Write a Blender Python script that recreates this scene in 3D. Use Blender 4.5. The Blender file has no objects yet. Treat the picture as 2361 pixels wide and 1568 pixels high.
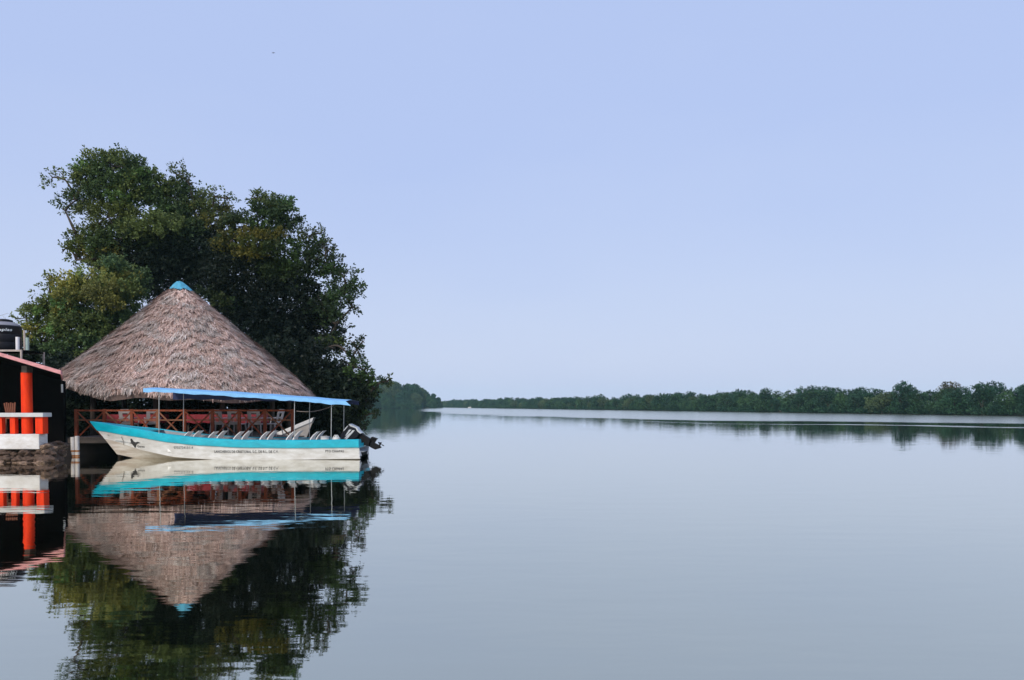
import bpy, bmesh, math, random
import numpy as np
from mathutils import Vector, Matrix, noise as mnoise

random.seed(7)
RNG = np.random.default_rng(11)
scene = bpy.context.scene
R = math.radians

# ------------------------------------------------------------------ camera
CAM_H = 1.7
PITCH = R(-1.5)
F_PX = 2361 * 26 / 36          # focal length in pixels of a 2361 px wide picture
HORIZON = 935.0                # row of the horizon in that picture
PP_Y = HORIZON + F_PX * math.tan(-PITCH)
cam_d = bpy.data.cameras.new("camera")
cam = bpy.data.objects.new("camera", cam_d)
scene.collection.objects.link(cam)
cam.location = (0, 0, CAM_H)
cam.rotation_euler = (math.pi / 2 + PITCH, 0, 0)
cam_d.lens = 26
cam_d.sensor_width = 36
cam_d.shift_y = (PP_Y - 784) / 2361
cam_d.clip_start = 0.1
cam_d.clip_end = 5000
scene.camera = cam
scene.render.resolution_x = 1024
scene.render.resolution_y = 680

# ------------------------------------------------------------------ sky, sun, exposure
SUN_DIR = Vector((-0.30, -0.72, 0.60)).normalized()
elev = math.asin(SUN_DIR.z)
rot = math.atan2(SUN_DIR.x, SUN_DIR.y)
world = bpy.data.worlds.new("World")
scene.world = world
world.use_nodes = True
wt = world.node_tree
wt.nodes.clear()
wo = wt.nodes.new("ShaderNodeOutputWorld")
bg = wt.nodes.new("ShaderNodeBackground")
sky = wt.nodes.new("ShaderNodeTexSky")
sky.sky_type = 'NISHITA'
sky.sun_disc = False
sky.sun_elevation = elev
sky.sun_rotation = rot
sky.altitude = 0
sky.air_density = 1.6
sky.dust_density = 3.0
sky.ozone_density = 2.0
wl = wt.links.new
tcw = wt.nodes.new("ShaderNodeTexCoord")
sepw = wt.nodes.new("ShaderNodeSeparateXYZ")
wl(tcw.outputs['Generated'], sepw.inputs[0])
mrw = wt.nodes.new("ShaderNodeMapRange")      # hazy sky: paler low down, all round
mrw.interpolation_type = 'SMOOTHSTEP'
mrw.inputs['From Min'].default_value = -0.02
mrw.inputs['From Max'].default_value = 0.42
wl(sepw.outputs[2], mrw.inputs['Value'])
nzw = wt.nodes.new("ShaderNodeTexNoise")      # faint unevenness of the veil
nzw.inputs['Scale'].default_value = 1.7
nzw.inputs['Detail'].default_value = 4
mpw = wt.nodes.new("ShaderNodeMapping")
mpw.inputs['Scale'].default_value = (1.0, 1.0, 2.6)
wl(tcw.outputs['Generated'], mpw.inputs[0])
wl(mpw.outputs[0], nzw.inputs['Vector'])
nmul = wt.nodes.new("ShaderNodeMath")
nmul.operation = 'MULTIPLY_ADD'
nmul.inputs[1].default_value = 0.9
nmul.inputs[2].default_value = -0.45
wl(nzw.outputs['Fac'], nmul.inputs[0])
nadd = wt.nodes.new("ShaderNodeMath")
nadd.operation = 'ADD'
nadd.use_clamp = True
wl(mrw.outputs[0], nadd.inputs[0])
wl(nmul.outputs[0], nadd.inputs[1])
veil = wt.nodes.new("ShaderNodeMix")
veil.data_type = 'RGBA'
veil.inputs[6].default_value = (5.75, 6.6, 8.8, 1)
veil.inputs[7].default_value = (4.6, 5.65, 8.7, 1)
wl(nadd.outputs[0], veil.inputs[0])
mixn = wt.nodes.new("ShaderNodeMix")          # veil of high haze over the clear sky
mixn.data_type = 'RGBA'
mixn.inputs[0].default_value = 0.88
wl(veil.outputs[2], mixn.inputs[7])
wl(sky.outputs[0], mixn.inputs[6])
wl(mixn.outputs[2], bg.inputs[0])
bg.inputs[1].default_value = 0.10
wl(bg.outputs[0], wo.inputs[0])

sun_d = bpy.data.lights.new("sun", 'SUN')
sun = bpy.data.objects.new("sun", sun_d)
scene.collection.objects.link(sun)
sun_d.energy = 2.6
sun_d.angle = R(9)
sun_d.color = (1.0, 0.93, 0.82)
sun.rotation_euler = SUN_DIR.to_track_quat('Z', 'Y').to_euler()
sun.location = (0, 0, 60)

scene.view_settings.view_transform = 'Standard'
scene.view_settings.look = 'None'
scene.view_settings.exposure = 0.12
scene.view_settings.gamma = 1.0
scene.view_settings.use_curve_mapping = False
scene.cycles.max_bounces = 8
scene.cycles.volume_bounces = 1


def at(px, py, Y):
    """World point on the plane of depth Y that stands at this place of the photograph."""
    a = (px - 1180.5) / F_PX
    b = (PP_Y - py) / F_PX
    s, c = math.sin(-PITCH), math.cos(-PITCH)
    dy = c + b * s
    dz = -s + b * c
    t = Y / dy
    return Vector((t * a, Y, CAM_H + t * dz))


# ------------------------------------------------------------------ materials
M = {}


def nodes_of(name):
    m = bpy.data.materials.new(name)
    m.use_nodes = True
    nt = m.node_tree
    nt.nodes.clear()
    out = nt.nodes.new("ShaderNodeOutputMaterial")
    return m, nt, out


def pm(name, col, rough=0.6, var=0.25, scale=6.0, stretch=(1, 1, 1), bump=0.0, col2=None, spec=0.5, metal=0.0, detail=6, attr=None):
    m, nt, out = nodes_of(name)
    L = nt.links.new
    p = nt.nodes.new("ShaderNodeBsdfPrincipled")
    p.inputs['Roughness'].default_value = rough
    p.inputs['Metallic'].default_value = metal
    p.inputs['Specular IOR Level'].default_value = spec
    tc = nt.nodes.new("ShaderNodeTexCoord")
    mp = nt.nodes.new("ShaderNodeMapping")
    mp.inputs['Scale'].default_value = stretch
    L(tc.outputs['Object'], mp.inputs[0])
    n = nt.nodes.new("ShaderNodeTexNoise")
    n.inputs['Scale'].default_value = scale
    n.inputs['Detail'].default_value = detail
    n.inputs['Roughness'].default_value = 0.65
    L(mp.outputs[0], n.inputs['Vector'])
    ramp = nt.nodes.new("ShaderNodeValToRGB")
    c2 = col2 if col2 else tuple(x * (1 - var) for x in col)
    c1 = tuple(min(1, x * (1 + var * 0.5)) for x in col)
    ramp.color_ramp.elements[0].position = 0.3
    ramp.color_ramp.elements[1].position = 0.68
    ramp.color_ramp.elements[0].color = (*c2, 1)
    ramp.color_ramp.elements[1].color = (*c1, 1)
    L(n.outputs['Fac'], ramp.inputs[0])
    csock = ramp.outputs[0]
    if attr:
        at_ = nt.nodes.new("ShaderNodeAttribute")
        at_.attribute_name = attr
        mx = nt.nodes.new("ShaderNodeMix")
        mx.data_type = 'RGBA'
        mx.blend_type = 'MULTIPLY'
        mx.inputs[0].default_value = 1
        L(csock, mx.inputs[6])
        L(at_.outputs['Color'], mx.inputs[7])
        csock = mx.outputs[2]
    L(csock, p.inputs['Base Color'])
    if bump > 0:
        b = nt.nodes.new("ShaderNodeBump")
        b.inputs['Strength'].default_value = bump
        b.inputs['Distance'].default_value = 0.02
        L(n.outputs['Fac'], b.inputs['Height'])
        L(b.outputs[0], p.inputs['Normal'])
    L(p.outputs[0], out.inputs[0])
    M[name] = m
    return m


def leaf_mat(name, col, trans=0.25):
    m, nt, out = nodes_of(name)
    L = nt.links.new
    a = nt.nodes.new("ShaderNodeAttribute")
    a.attribute_name = "tint"
    mx = nt.nodes.new("ShaderNodeMix")
    mx.data_type = 'RGBA'
    mx.blend_type = 'MULTIPLY'
    mx.inputs[0].default_value = 1
    mx.inputs[6].default_value = (*col, 1)
    L(a.outputs['Color'], mx.inputs[7])
    d = nt.nodes.new("ShaderNodeBsdfPrincipled")
    d.inputs['Roughness'].default_value = 0.55
    d.inputs['Specular IOR Level'].default_value = 0.25
    L(mx.outputs[2], d.inputs['Base Color'])
    t = nt.nodes.new("ShaderNodeBsdfTranslucent")
    L(mx.outputs[2], t.inputs[0])
    s = nt.nodes.new("ShaderNodeMixShader")
    s.inputs[0].default_value = trans
    L(d.outputs[0], s.inputs[1])
    L(t.outputs[0], s.inputs[2])
    L(s.outputs[0], out.inputs[0])
    M[name] = m
    return m


def water_mat():
    m, nt, out = nodes_of("water")
    L = nt.links.new
    p = nt.nodes.new("ShaderNodeBsdfPrincipled")
    p.inputs['Base Color'].default_value = (0.63, 0.61, 0.47, 1)
    p.inputs['Metallic'].default_value = 1.0      # still, dark water: a mirror that fades as one looks down into it
    g = nt.nodes.new("ShaderNodeNewGeometry")
    sep = nt.nodes.new("ShaderNodeSeparateXYZ")
    L(g.outputs['Position'], sep.inputs[0])

    def math_n(op, a, b=None):
        n = nt.nodes.new("ShaderNodeMath")
        n.operation = op
        for i, v in enumerate((a, b)):
            if v is None:
                continue
            if isinstance(v, (int, float)):
                n.inputs[i].default_value = v
            else:
                L(v, n.inputs[i])
        return n.outputs[0]
    # breeze-ruffled water farther out: its edge runs slantwise across the lagoon
    e = math_n('MULTIPLY', math_n('ADD', sep.outputs[0], 8.0), -1 / 30)
    e = math_n('EXPONENT', e)
    e = math_n('ADD', math_n('MULTIPLY', e, 95.0), 55.0)
    nz = nt.nodes.new("ShaderNodeTexNoise")
    nz.inputs['Scale'].default_value = 0.035
    nz.inputs['Detail'].default_value = 3
    L(g.outputs['Position'], nz.inputs['Vector'])
    wob = math_n('ADD', math_n('MULTIPLY', nz.outputs['Fac'], 0.5), 0.75)
    ratio = math_n('DIVIDE', sep.outputs[1], math_n('MULTIPLY', e, wob))
    mr = nt.nodes.new("ShaderNodeMapRange")
    mr.interpolation_type = 'SMOOTHSTEP'
    mr.inputs['From Min'].default_value = 0.90
    mr.inputs['From Max'].default_value = 1.06
    L(ratio, mr.inputs['Value'])
    # a thin cat's-paw in front of it, on the right
    d2 = math_n('ABSOLUTE', math_n('SUBTRACT', ratio, 0.77))
    mr2 = nt.nodes.new("ShaderNodeMapRange")
    mr2.interpolation_type = 'SMOOTHSTEP'
    mr2.inputs['From Min'].default_value = 0.03
    mr2.inputs['From Max'].default_value = 0.0
    L(d2, mr2.inputs['Value'])
    mr3 = nt.nodes.new("ShaderNodeMapRange")
    mr3.inputs['From Min'].default_value = 8.0
    mr3.inputs['From Max'].default_value = 30.0
    L(sep.outputs[0], mr3.inputs['Value'])
    paw = math_n('MULTIPLY', mr2.outputs[0], mr3.outputs[0])
    ruffle = math_n('MAXIMUM', mr.outputs[0], paw)
    rough = math_n('ADD', math_n('MULTIPLY', ruffle, 0.17), 0.022)
    L(rough, p.inputs['Roughness'])
    # ripples: long low crests
    mp = nt.nodes.new("ShaderNodeMapping")
    mp.inputs['Scale'].default_value = (0.55, 1.5, 1)
    L(g.outputs['Position'], mp.inputs[0])
    n1 = nt.nodes.new("ShaderNodeTexNoise")
    n1.inputs['Scale'].default_value = 1.3
    n1.inputs['Detail'].default_value = 3
    L(mp.outputs[0], n1.inputs['Vector'])
    n2 = nt.nodes.new("ShaderNodeTexNoise")
    n2.inputs['Scale'].default_value = 0.22
    n2.inputs['Detail'].default_value = 2
    L(g.outputs['Position'], n2.inputs['Vector'])
    h = math_n('MULTIPLY', n1.outputs['Fac'], math_n('ADD', math_n('MULTIPLY', n2.outputs['Fac'], 1.4), 0.1))
    b = nt.nodes.new("ShaderNodeBump")
    b.inputs['Strength'].default_value = 1.0
    b.inputs['Distance'].default_value = 0.0045
    L(h, b.inputs['Height'])
    L(b.outputs[0], p.inputs['Normal'])
    L(p.outputs[0], out.inputs[0])
    M["water"] = m


water_mat()
pm("thatch", (1, 1, 1), 0.9, 0.0, attr="tint", spec=0.1)
pm("thatch_core", (0.20, 0.145, 0.125), 0.95, 0.35, 9, spec=0.1)
pm("cap_tarp", (0.06, 0.30, 0.44), 0.55, 0.4, 7, bump=0.3)
pm("hull_white", (0.68, 0.68, 0.70), 0.45, 0.06, 1.4, (1.6, 1, 5), col2=(0.45, 0.43, 0.41), detail=10)
pm("hull_bottom", (0.54, 0.51, 0.48), 0.55, 0.1, 2.0, (0.6, 1, 4), col2=(0.30, 0.235, 0.18), detail=8)
pm("turquoise", (0.0, 0.40, 0.53), 0.42, 0.12, 2.2, (1.2, 1, 3), col2=(0.0, 0.28, 0.39), detail=10)
pm("boat_inside", (0.34, 0.36, 0.38), 0.6, 0.3, 4)
pm("seat_white", (0.80, 0.79, 0.78), 0.35, 0.10, 6)
pm("awning_top", (0.18, 0.43, 0.74), 0.7, 0.2, 3)
pm("awning_shade", (0.012, 0.022, 0.085), 0.8, 0.3, 3)  # tarpaulin blue with the underside's shade painted in
pm("pole_metal", (0.45, 0.46, 0.45), 0.4, 0.2, 9, metal=0.4)
pm("ink", (0.035, 0.035, 0.04), 0.6, 0.4, 40)
pm("ink_faded", (0.17, 0.18, 0.19), 0.6, 0.4, 60)
pm("motor_black", (0.004, 0.005, 0.010), 0.42, 0.3, 8, spec=0.25)
pm("motor_silver", (0.50, 0.52, 0.54), 0.35, 0.25, 12)
pm("motor_dark", (0.005, 0.005, 0.006), 0.6, 0.3, 14, spec=0.2)
pm("rail_wood", (0.22, 0.052, 0.022), 0.8, 0.35, 5, (2, 2, 0.6), col2=(0.10, 0.028, 0.014), spec=0.2)
pm("rail_pale", (0.22, 0.095, 0.05), 0.8, 0.35, 5, col2=(0.11, 0.045, 0.024), spec=0.2)
pm("deck_wood", (0.10, 0.075, 0.06), 0.85, 0.4, 6, (4, 0.6, 1), bump=0.3)
pm("beam_grey", (0.075, 0.06, 0.05), 0.85, 0.4, 5, (0.6, 2, 2))
pm("dark_wood", (0.045, 0.030, 0.022), 0.85, 0.4, 6, (2, 2, 0.5), bump=0.3)
pm("piling_white", (0.70, 0.69, 0.70), 0.6, 0.15, 5, (2, 2, 0.7), col2=(0.52, 0.47, 0.42))
pm("rust", (0.40, 0.17, 0.06), 0.85, 0.5, 14, col2=(0.16, 0.07, 0.03))
pm("chair_plastic", (0.34, 0.30, 0.29), 0.4, 0.15, 6)
pm("red_cloth", (0.18, 0.004, 0.010), 0.8, 0.3, 4)
pm("orange_paint", (0.76, 0.042, 0.003), 0.65, 0.15, 4, (2, 2, 0.5), col2=(0.56, 0.022, 0.003), spec=0.2, detail=9)
pm("concrete_white", (0.66, 0.66, 0.68), 0.75, 0.10, 2.2, (1, 1, 2.5), col2=(0.45, 0.41, 0.37), bump=0.1, detail=9)
pm("slab_grey", (0.50, 0.51, 0.52), 0.6, 0.15, 4)
pm("pink_fascia", (0.58, 0.26, 0.27), 0.8, 0.3, 4, (1, 1, 3))
pm("roof_tile", (0.33, 0.09, 0.06), 0.85, 0.3, 6)
pm("shade_black", (0.006, 0.005, 0.005), 1.0, 0.3, 4, spec=0.0)  # near-black: the restaurant's unlit interior is put into this colour
pm("rock", (0.10, 0.060, 0.040), 0.9, 0.5, 5, col2=(0.045, 0.03, 0.022), bump=0.8)
pm("rock_pale", (0.25, 0.17, 0.12), 0.9, 0.5, 5, col2=(0.08, 0.05, 0.035), bump=0.8)
pm("soil", (0.055, 0.040, 0.028), 0.95, 0.5, 0.8, bump=0.4)
pm("mud_bank", (0.06, 0.055, 0.04), 0.95, 0.4, 0.15)
pm("tank_black", (0.005, 0.005, 0.008), 0.5, 0.3, 6, spec=0.25)
pm("tank_text", (0.62, 0.68, 0.70), 0.6, 0.2, 12)
pm("pipe_white", (0.75, 0.74, 0.75), 0.5, 0.1, 8)
pm("pipe_green", (0.32, 0.42, 0.38), 0.6, 0.2, 8)
pm("frame_paint", (0.48, 0.41, 0.36), 0.7, 0.3, 12)
pm("bark", (0.055, 0.042, 0.032), 0.9, 0.4, 7, (2, 2, 0.5), bump=0.6)
pm("bark_pale", (0.34, 0.29, 0.25), 0.9, 0.3, 5, (2, 2, 0.5))
pm("rope", (0.24, 0.20, 0.17), 0.9, 0.3, 30)
pm("glass_lamp", (0.55, 0.55, 0.54), 0.4, 0.1, 8)
pm("jug_white", (0.68, 0.70, 0.70), 0.5, 0.12, 8)
pm("chair_brown", (0.22, 0.07, 0.035), 0.7, 0.3, 8)
pm("bird_grey", (0.10, 0.10, 0.12), 0.8, 0.2, 8)
leaf_mat("leaf", (1, 1, 1), 0.30)
leaf_mat("leaf_far", (1, 1, 1), 0.15)

# ------------------------------------------------------------------ objects and meshes
WL = {}          # world location of each object's origin
COL = scene.collection


def link(o, parent=None, wloc=(0, 0, 0)):
    COL.objects.link(o)
    wloc = Vector(wloc)
    if parent is not None:
        o.parent = parent
        o.location = wloc - WL[parent]
    else:
        o.location = wloc
    WL[o] = wloc
    return o


def tag(o, label=None, cat=None, group=None, kind=None):
    if label: o["label"] = label
    if cat: o["category"] = cat
    if group: o["group"] = group
    if kind: o["kind"] = kind
    return o


def thing(name, loc, label, cat, group=None):
    o = bpy.data.objects.new(name, None)
    o.empty_display_size = 0.3
    link(o, None, loc)
    return tag(o, label, cat, group)


class MB:
    def __init__(self):
        self.v = []
        self.f = []

    def add(self, vs, fs):
        n = len(self.v)
        self.v += [tuple(x) for x in vs]
        self.f += [tuple(i + n for i in f) for f in fs]
        return self

    def box(self, lo, hi, bev=0.0):
        x0, y0, z0 = lo
        x1, y1, z1 = hi
        if bev <= 0:
            vs = [(x0, y0, z0), (x1, y0, z0), (x1, y1, z0), (x0, y1, z0), (x0, y0, z1), (x1, y0, z1), (x1, y1, z1), (x0, y1, z1)]
            return self.add(vs, [(0, 3, 2, 1), (4, 5, 6, 7), (0, 1, 5, 4), (1, 2, 6, 5), (2, 3, 7, 6), (3, 0, 4, 7)])
        b = bev
        return self.prism([(x0 + b, z0), (x1 - b, z0), (x1, z0 + b), (x1, z1 - b), (x1 - b, z1), (x0 + b, z1), (x0, z1 - b), (x0, z0 + b)], y0, y1, 0)

    def prism(self, poly, y0, y1, bev=0.0):
        """Side outline (x, z), extruded along y, with optionally rounded shoulders."""
        n = len(poly)
        cx = sum(p[0] for p in poly) / n
        cz = sum(p[1] for p in poly) / n
        rings = []
        if bev > 0:
            k = 1 - bev * 2 / max(0.05, max(p[0] for p in poly) - min(p[0] for p in poly))
            small = [(cx + (p[0] - cx) * k, cz + (p[1] - cz) * k) for p in poly]
            s = 1 if y1 > y0 else -1
            rings = [(small, y0), (poly, y0 + s * bev), (poly, y1 - s * bev), (small, y1)]
        else:
            rings = [(poly, y0), (poly, y1)]
        vs = [(p[0], y, p[1]) for pl, y in rings for p in pl]
        fs = []
        for r in range(len(rings) - 1):
            for i in range(n):
                j = (i + 1) % n
                fs.append((r * n + i, r * n + j, (r + 1) * n + j, (r + 1) * n + i))
        fs.append(tuple(range(n - 1, -1, -1)))
        fs.append(tuple((len(rings) - 1) * n + i for i in range(n)))
        return self.add(vs, fs)

    def tube(self, pts, radii, sides=8, cap=True):
        pts = [Vector(p) for p in pts]
        if isinstance(radii, (int, float)):
            radii = [radii] * len(pts)
        vs, fs = [], []
        up = Vector((0.31, 0.17, 0.93)).normalized()
        for i, p in enumerate(pts):
            d = (pts[min(i + 1, len(pts) - 1)] - pts[max(i - 1, 0)]).normalized()
            a = d.cross(up)
            if a.length < 0.05:
                a = d.cross(Vector((1, 0, 0)))
            a.normalize()
            b = d.cross(a)
            for k in range(sides):
                t = 2 * math.pi * k / sides
                vs.append(p + (a * math.cos(t) + b * math.sin(t)) * radii[i])
        for i in range(len(pts) - 1):
            for k in range(sides):
                j = (k + 1) % sides
                fs.append((i * sides + k, i * sides + j, (i + 1) * sides + j, (i + 1) * sides + k))
        if cap:
            fs.append(tuple(range(sides - 1, -1, -1)))
            fs.append(tuple((len(pts) - 1) * sides + k for k in range(sides)))
        return self.add(vs, fs)

    def bar(self, a, b, w, t):
        """Straight bar of rectangular section from a to b; w in the xz plane, t along y."""
        a, b = Vector(a), Vector(b)
        d = (b - a).normalized()
        yv = Vector((0, 1, 0))
        n = d.cross(yv).normalized()
        vs = []
        for p in (a, b):
            for sn, sy in ((-1, -1), (1, -1), (1, 1), (-1, 1)):
                vs.append(p + n * sn * w / 2 + yv * sy * t / 2)
        return self.add(vs, [(0, 1, 2, 3), (7, 6, 5, 4), (0, 4, 5, 1), (1, 5, 6, 2), (2, 6, 7, 3), (3, 7, 4, 0)])

    def lathe(self, prof, c, sides=24):
        vs, fs = [], []
        for r, z in prof:
            for k in range(sides):
                t = 2 * math.pi * k / sides
                vs.append((c[0] + r * math.cos(t), c[1] + r * math.sin(t), c[2] + z))
        for i in range(len(prof) - 1):
            for k in range(sides):
                j = (k + 1) % sides
                fs.append((i * sides + k, i * sides + j, (i + 1) * sides + j, (i + 1) * sides + k))
        return self.add(vs, fs)

    def build(self, name, mat, parent=None, smooth=False, bevel=0.0):
        v = np.array(self.v, dtype=float)
        c = np.array([(v[:, 0].min() + v[:, 0].max()) / 2, (v[:, 1].min() + v[:, 1].max()) / 2, v[:, 2].min()])
        me = bpy.data.meshes.new(name)
        me.from_pydata((v - c).tolist(), [], self.f)
        bm = bmesh.new()
        bm.from_mesh(me)
        bmesh.ops.remove_doubles(bm, verts=bm.verts, dist=1e-5)
        bmesh.ops.recalc_face_normals(bm, faces=bm.faces)
        bm.to_mesh(me)
        bm.free()
        me.materials.append(M[mat])
        o = bpy.data.objects.new(name, me)
        link(o, parent, c)
        if smooth:
            for p in me.polygons:
                p.use_smooth = True
            try:
                me.set_sharp_from_angle(angle=R(40))
            except Exception:
                pass
        if bevel > 0:
            b = o.modifiers.new("edge", 'BEVEL')
            b.width = bevel
            b.segments = 2
            b.limit_method = 'ANGLE'
        return o


def dup(o, parent, wloc, rz=0, scale=None):
    c = o.copy()
    COL.objects.link(c)
    c.parent = parent
    wloc = Vector(wloc)
    c.location = wloc - (WL[parent] if parent is not None else Vector((0, 0, 0)))
    if rz: c.rotation_euler.z = rz
    if scale: c.scale = scale
    WL[c] = wloc
    return c


def quads_mesh(name, verts, tints, mat, nper=4, order=(0, 1, 2, 3)):
    """verts (N,4,3), tints (N,3) -> mesh of separate quads with a colour attribute."""
    N = len(verts)
    me = bpy.data.meshes.new(name)
    me.vertices.add(N * 4)
    me.vertices.foreach_set("co", np.ascontiguousarray(verts, dtype=np.float32).ravel())
    me.loops.add(N * 4)
    me.loops.foreach_set("vertex_index", np.arange(N * 4, dtype=np.int32))
    me.polygons.add(N)
    me.polygons.foreach_set("loop_start", np.arange(0, N * 4, 4, dtype=np.int32))
    me.polygons.foreach_set("loop_total", np.full(N, 4, dtype=np.int32))
    me.update(calc_edges=True)
    ca = me.color_attributes.new("tint", 'FLOAT_COLOR', 'POINT')
    t4 = np.ones((N, 4, 4), dtype=np.float32)
    t4[:, :, :3] = np.asarray(tints)[:, None, :]
    ca.data.foreach_set("color", t4.ravel())
    me.materials.append(M[mat])
    me.validate()
    return me


def norm(a):
    return a / np.maximum(np.linalg.norm(a, axis=-1, keepdims=True), 1e-9)


def wave_noise(p, f, seed):
    """Cheap smooth pseudo-noise in -1..1 for arrays of points."""
    r = np.random.default_rng(seed)
    s = np.zeros(len(p))
    for k in range(7):
        d = r.normal(size=3)
        d /= np.linalg.norm(d)
        s += np.sin(p @ d * f * r.uniform(0.6, 1.7) + r.uniform(0, 6.28))
    return s / 3.2


def crown_quads(lobes, rng, density, leaf, sprig_len, per, base_cols, seed, shell=0.42, gap=0.0, stray=0.10):
    """Leaf rhombi through the lobes of one crown. lobes: (cx,cy,cz,rx,ry,rz,colour index,density factor)."""
    V, T = [], []
    for li, (cx, cy, cz, rx, ry, rz, ci, df) in enumerate(lobes):
        area = (rx * ry + ry * rz + rx * rz) * 4.2
        n = max(6, int(area * density * df))
        d = norm(rng.normal(size=(n, 3)))
        lump = 1 + 0.16 * wave_noise(d * 3.0 + li, 1.6, seed + li) + 0.10 * wave_noise(d * 7.0 + li, 1.4, seed + 50 + li)
        rad = (1 - shell * rng.random(n) ** 1.4) * lump
        st = rng.random(n) < stray
        rad[st] *= rng.uniform(1.02, 1.22, st.sum())
        c = np.array([cx, cy, cz]) + d * rad[:, None] * np.array([rx, ry, rz])
        if gap > 0:
            keep = wave_noise(c, 2.3, seed + 7) > (-1.3 + gap * 1.3)
            c, d = c[keep], d[keep]
            n = len(c)
        axis = norm(d * 0.9 + np.array([0, 0, 0.45]) + rng.normal(size=(n, 3)) * 0.55)
        base = np.array(base_cols[ci])
        clump = 1 + 0.30 * wave_noise(c, 1.5, seed + 3)
        hue = wave_noise(c, 0.9, seed + 4)
        cc = np.repeat(c, per, axis=0)
        aa = np.repeat(axis, per, axis=0)
        m = len(cc)
        s = rng.random(m)[:, None]
        side = norm(np.cross(aa, rng.normal(size=(m, 3))))
        p0 = cc + aa * (s - 0.3) * sprig_len + side * 0.05 * sprig_len
        ld = norm(aa * 0.55 + side * rng.uniform(0.4, 1.0, (m, 1)) + np.array([0, 0, -0.15]))
        wv = norm(np.cross(ld, rng.normal(size=(m, 3))))
        Ls = leaf * rng.uniform(0.65, 1.25, (m, 1))
        Ws = Ls * 0.27
        nn = np.cross(ld, wv)
        q = np.stack([p0, p0 + ld * Ls * 0.5 + wv * Ws + nn * Ws * 0.3, p0 + ld * Ls, p0 + ld * Ls * 0.5 - wv * Ws + nn * Ws * 0.3], axis=1)
        t = base[None, :] * (np.repeat(clump, per) * rng.uniform(0.7, 1.3, m))[:, None]
        hz = np.repeat(hue, per)[:, None]
        t = t * np.concatenate([1 + 0.12 * hz, 1 + 0.05 * hz, 1 - 0.15 * hz], axis=1)
        V.append(q)
        T.append(np.clip(t, 0.004, 0.6))
    return np.concatenate(V), np.concatenate(T)


def limb(mb, a, b, r0, r1, rng, seg=6, sag=0.1):
    a, b = np.array(a, float), np.array(b, float)
    L = np.linalg.norm(b - a)
    pts, rr = [], []
    off = rng.normal(size=3) * L * sag
    for i in range(seg + 1):
        t = i / seg
        p = a + (b - a) * t + off * math.sin(math.pi * t) + np.array([0, 0, 1]) * L * 0.04 * math.sin(math.pi * t)
        pts.append(p)
        rr.append(r0 + (r1 - r0) * t)
    mb.tube(pts, rr, 7)
    return pts


def quad_object(name, V, T, mat, parent):
    lo, hi = V.reshape(-1, 3).min(0), V.reshape(-1, 3).max(0)
    c = np.array([(lo[0] + hi[0]) / 2, (lo[1] + hi[1]) / 2, lo[2]])
    me = quads_mesh(name, V - c, T, mat)
    o = bpy.data.objects.new(name, me)
    return link(o, parent, c)


# ================================================================== the setting
# ---- water: one sheet that reaches past the far shores
def sheet(name, mat, x0, x1, y0, y1, z):
    mb = MB().add([(x0, y0, z), (x1, y0, z), (x1, y1, z), (x0, y1, z)], [(0, 1, 2, 3)])
    o = mb.build(name, mat)
    return o


tag(sheet("water", "water", -900, 900, -60, 1000, 0.0), "calm grey lagoon water mirroring sky and trees", kind="structure")


def land(name, poly, z, mat, label, inset=1.2):
    """Low bank: outline under water, shoulder a little inside, uneven top."""
    n = len(poly)
    cx = sum(p[0] for p in poly) / n
    cy = sum(p[1] for p in poly) / n
    vs, fs = [], []
    for k, (ins, zz) in enumerate(((0, -0.5), (inset * 0.4, z * 0.5), (inset, z))):
        for i, p in enumerate(poly):
            d = Vector((cx - p[0], cy - p[1]))
            d = d.normalized() * ins if d.length > 0 else d
            vs.append((p[0] + d.x, p[1] + d.y, zz + (0 if k == 0 else 0.06 * math.sin(i * 2.3 + k))))
    for k in range(2):
        for i in range(n):
            j = (i + 1) % n
            fs.append((k * n + i, k * n + j, (k + 1) * n + j, (k + 1) * n + i))
    vs.append((cx, cy, z + 0.2))
    for i in range(n):
        fs.append((2 * n + i, 2 * n + (i + 1) % n, 3 * n))
    o = MB().add(vs, fs).build(name, mat, smooth=True)
    return tag(o, label, kind="structure")


land("shore_ground", [(-45, 23.4), (-30, 23.4), (-22, 23.2), (-16.6, 23.2), (-14.6, 23.4), (-14.4, 25.2), (-14.8, 29.2), (-11.5, 31.6), (-8.6, 32.0), (-7.2, 33.0),
      (-6.9, 35), (-7.6, 38), (-9.4, 44), (-13, 52), (-20, 60), (-30, 66), (-45, 68)], 0.42, "soil", "dark earth bank under the trees and the shelter", 0.9)

# far shore runs straight back along the right; the wooded point closes the view on the left
SH_A, SH_B = Vector((96.0, 70.0)), Vector((-66.0, 652.0))
sdir = (SH_B - SH_A).normalized()
snor = Vector((sdir.y, -sdir.x))          # away from the water
if snor.x < 0: snor = -snor
poly = [SH_A - sdir * 30 + snor * 3.2, SH_B + sdir * 60 + snor * 3.2, SH_B + sdir * 60 + snor * 240, SH_A - sdir * 30 + snor * 240]
land("far_bank_terrain", [(p.x, p.y) for p in poly], 0.5, "mud_bank", "low muddy bank under the mangroves of the far shore", 3.0)
land("wooded_point_terrain", [(-47, 468), (-50, 464), (-62, 461), (-90, 460), (-130, 460), (-170, 462), (-170, 520), (-62, 515), (-49, 490)], 0.5, "mud_bank",
     "low ground of the wooded point behind the big trees", 3.0)

# ================================================================== palapa
AP = at(413, 652, 30.3)                     # tip of the thatch
PC = Vector((-12.876, 30.2, 0))              # middle of the roof's outline
EAVE_Z = 2.10


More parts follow.
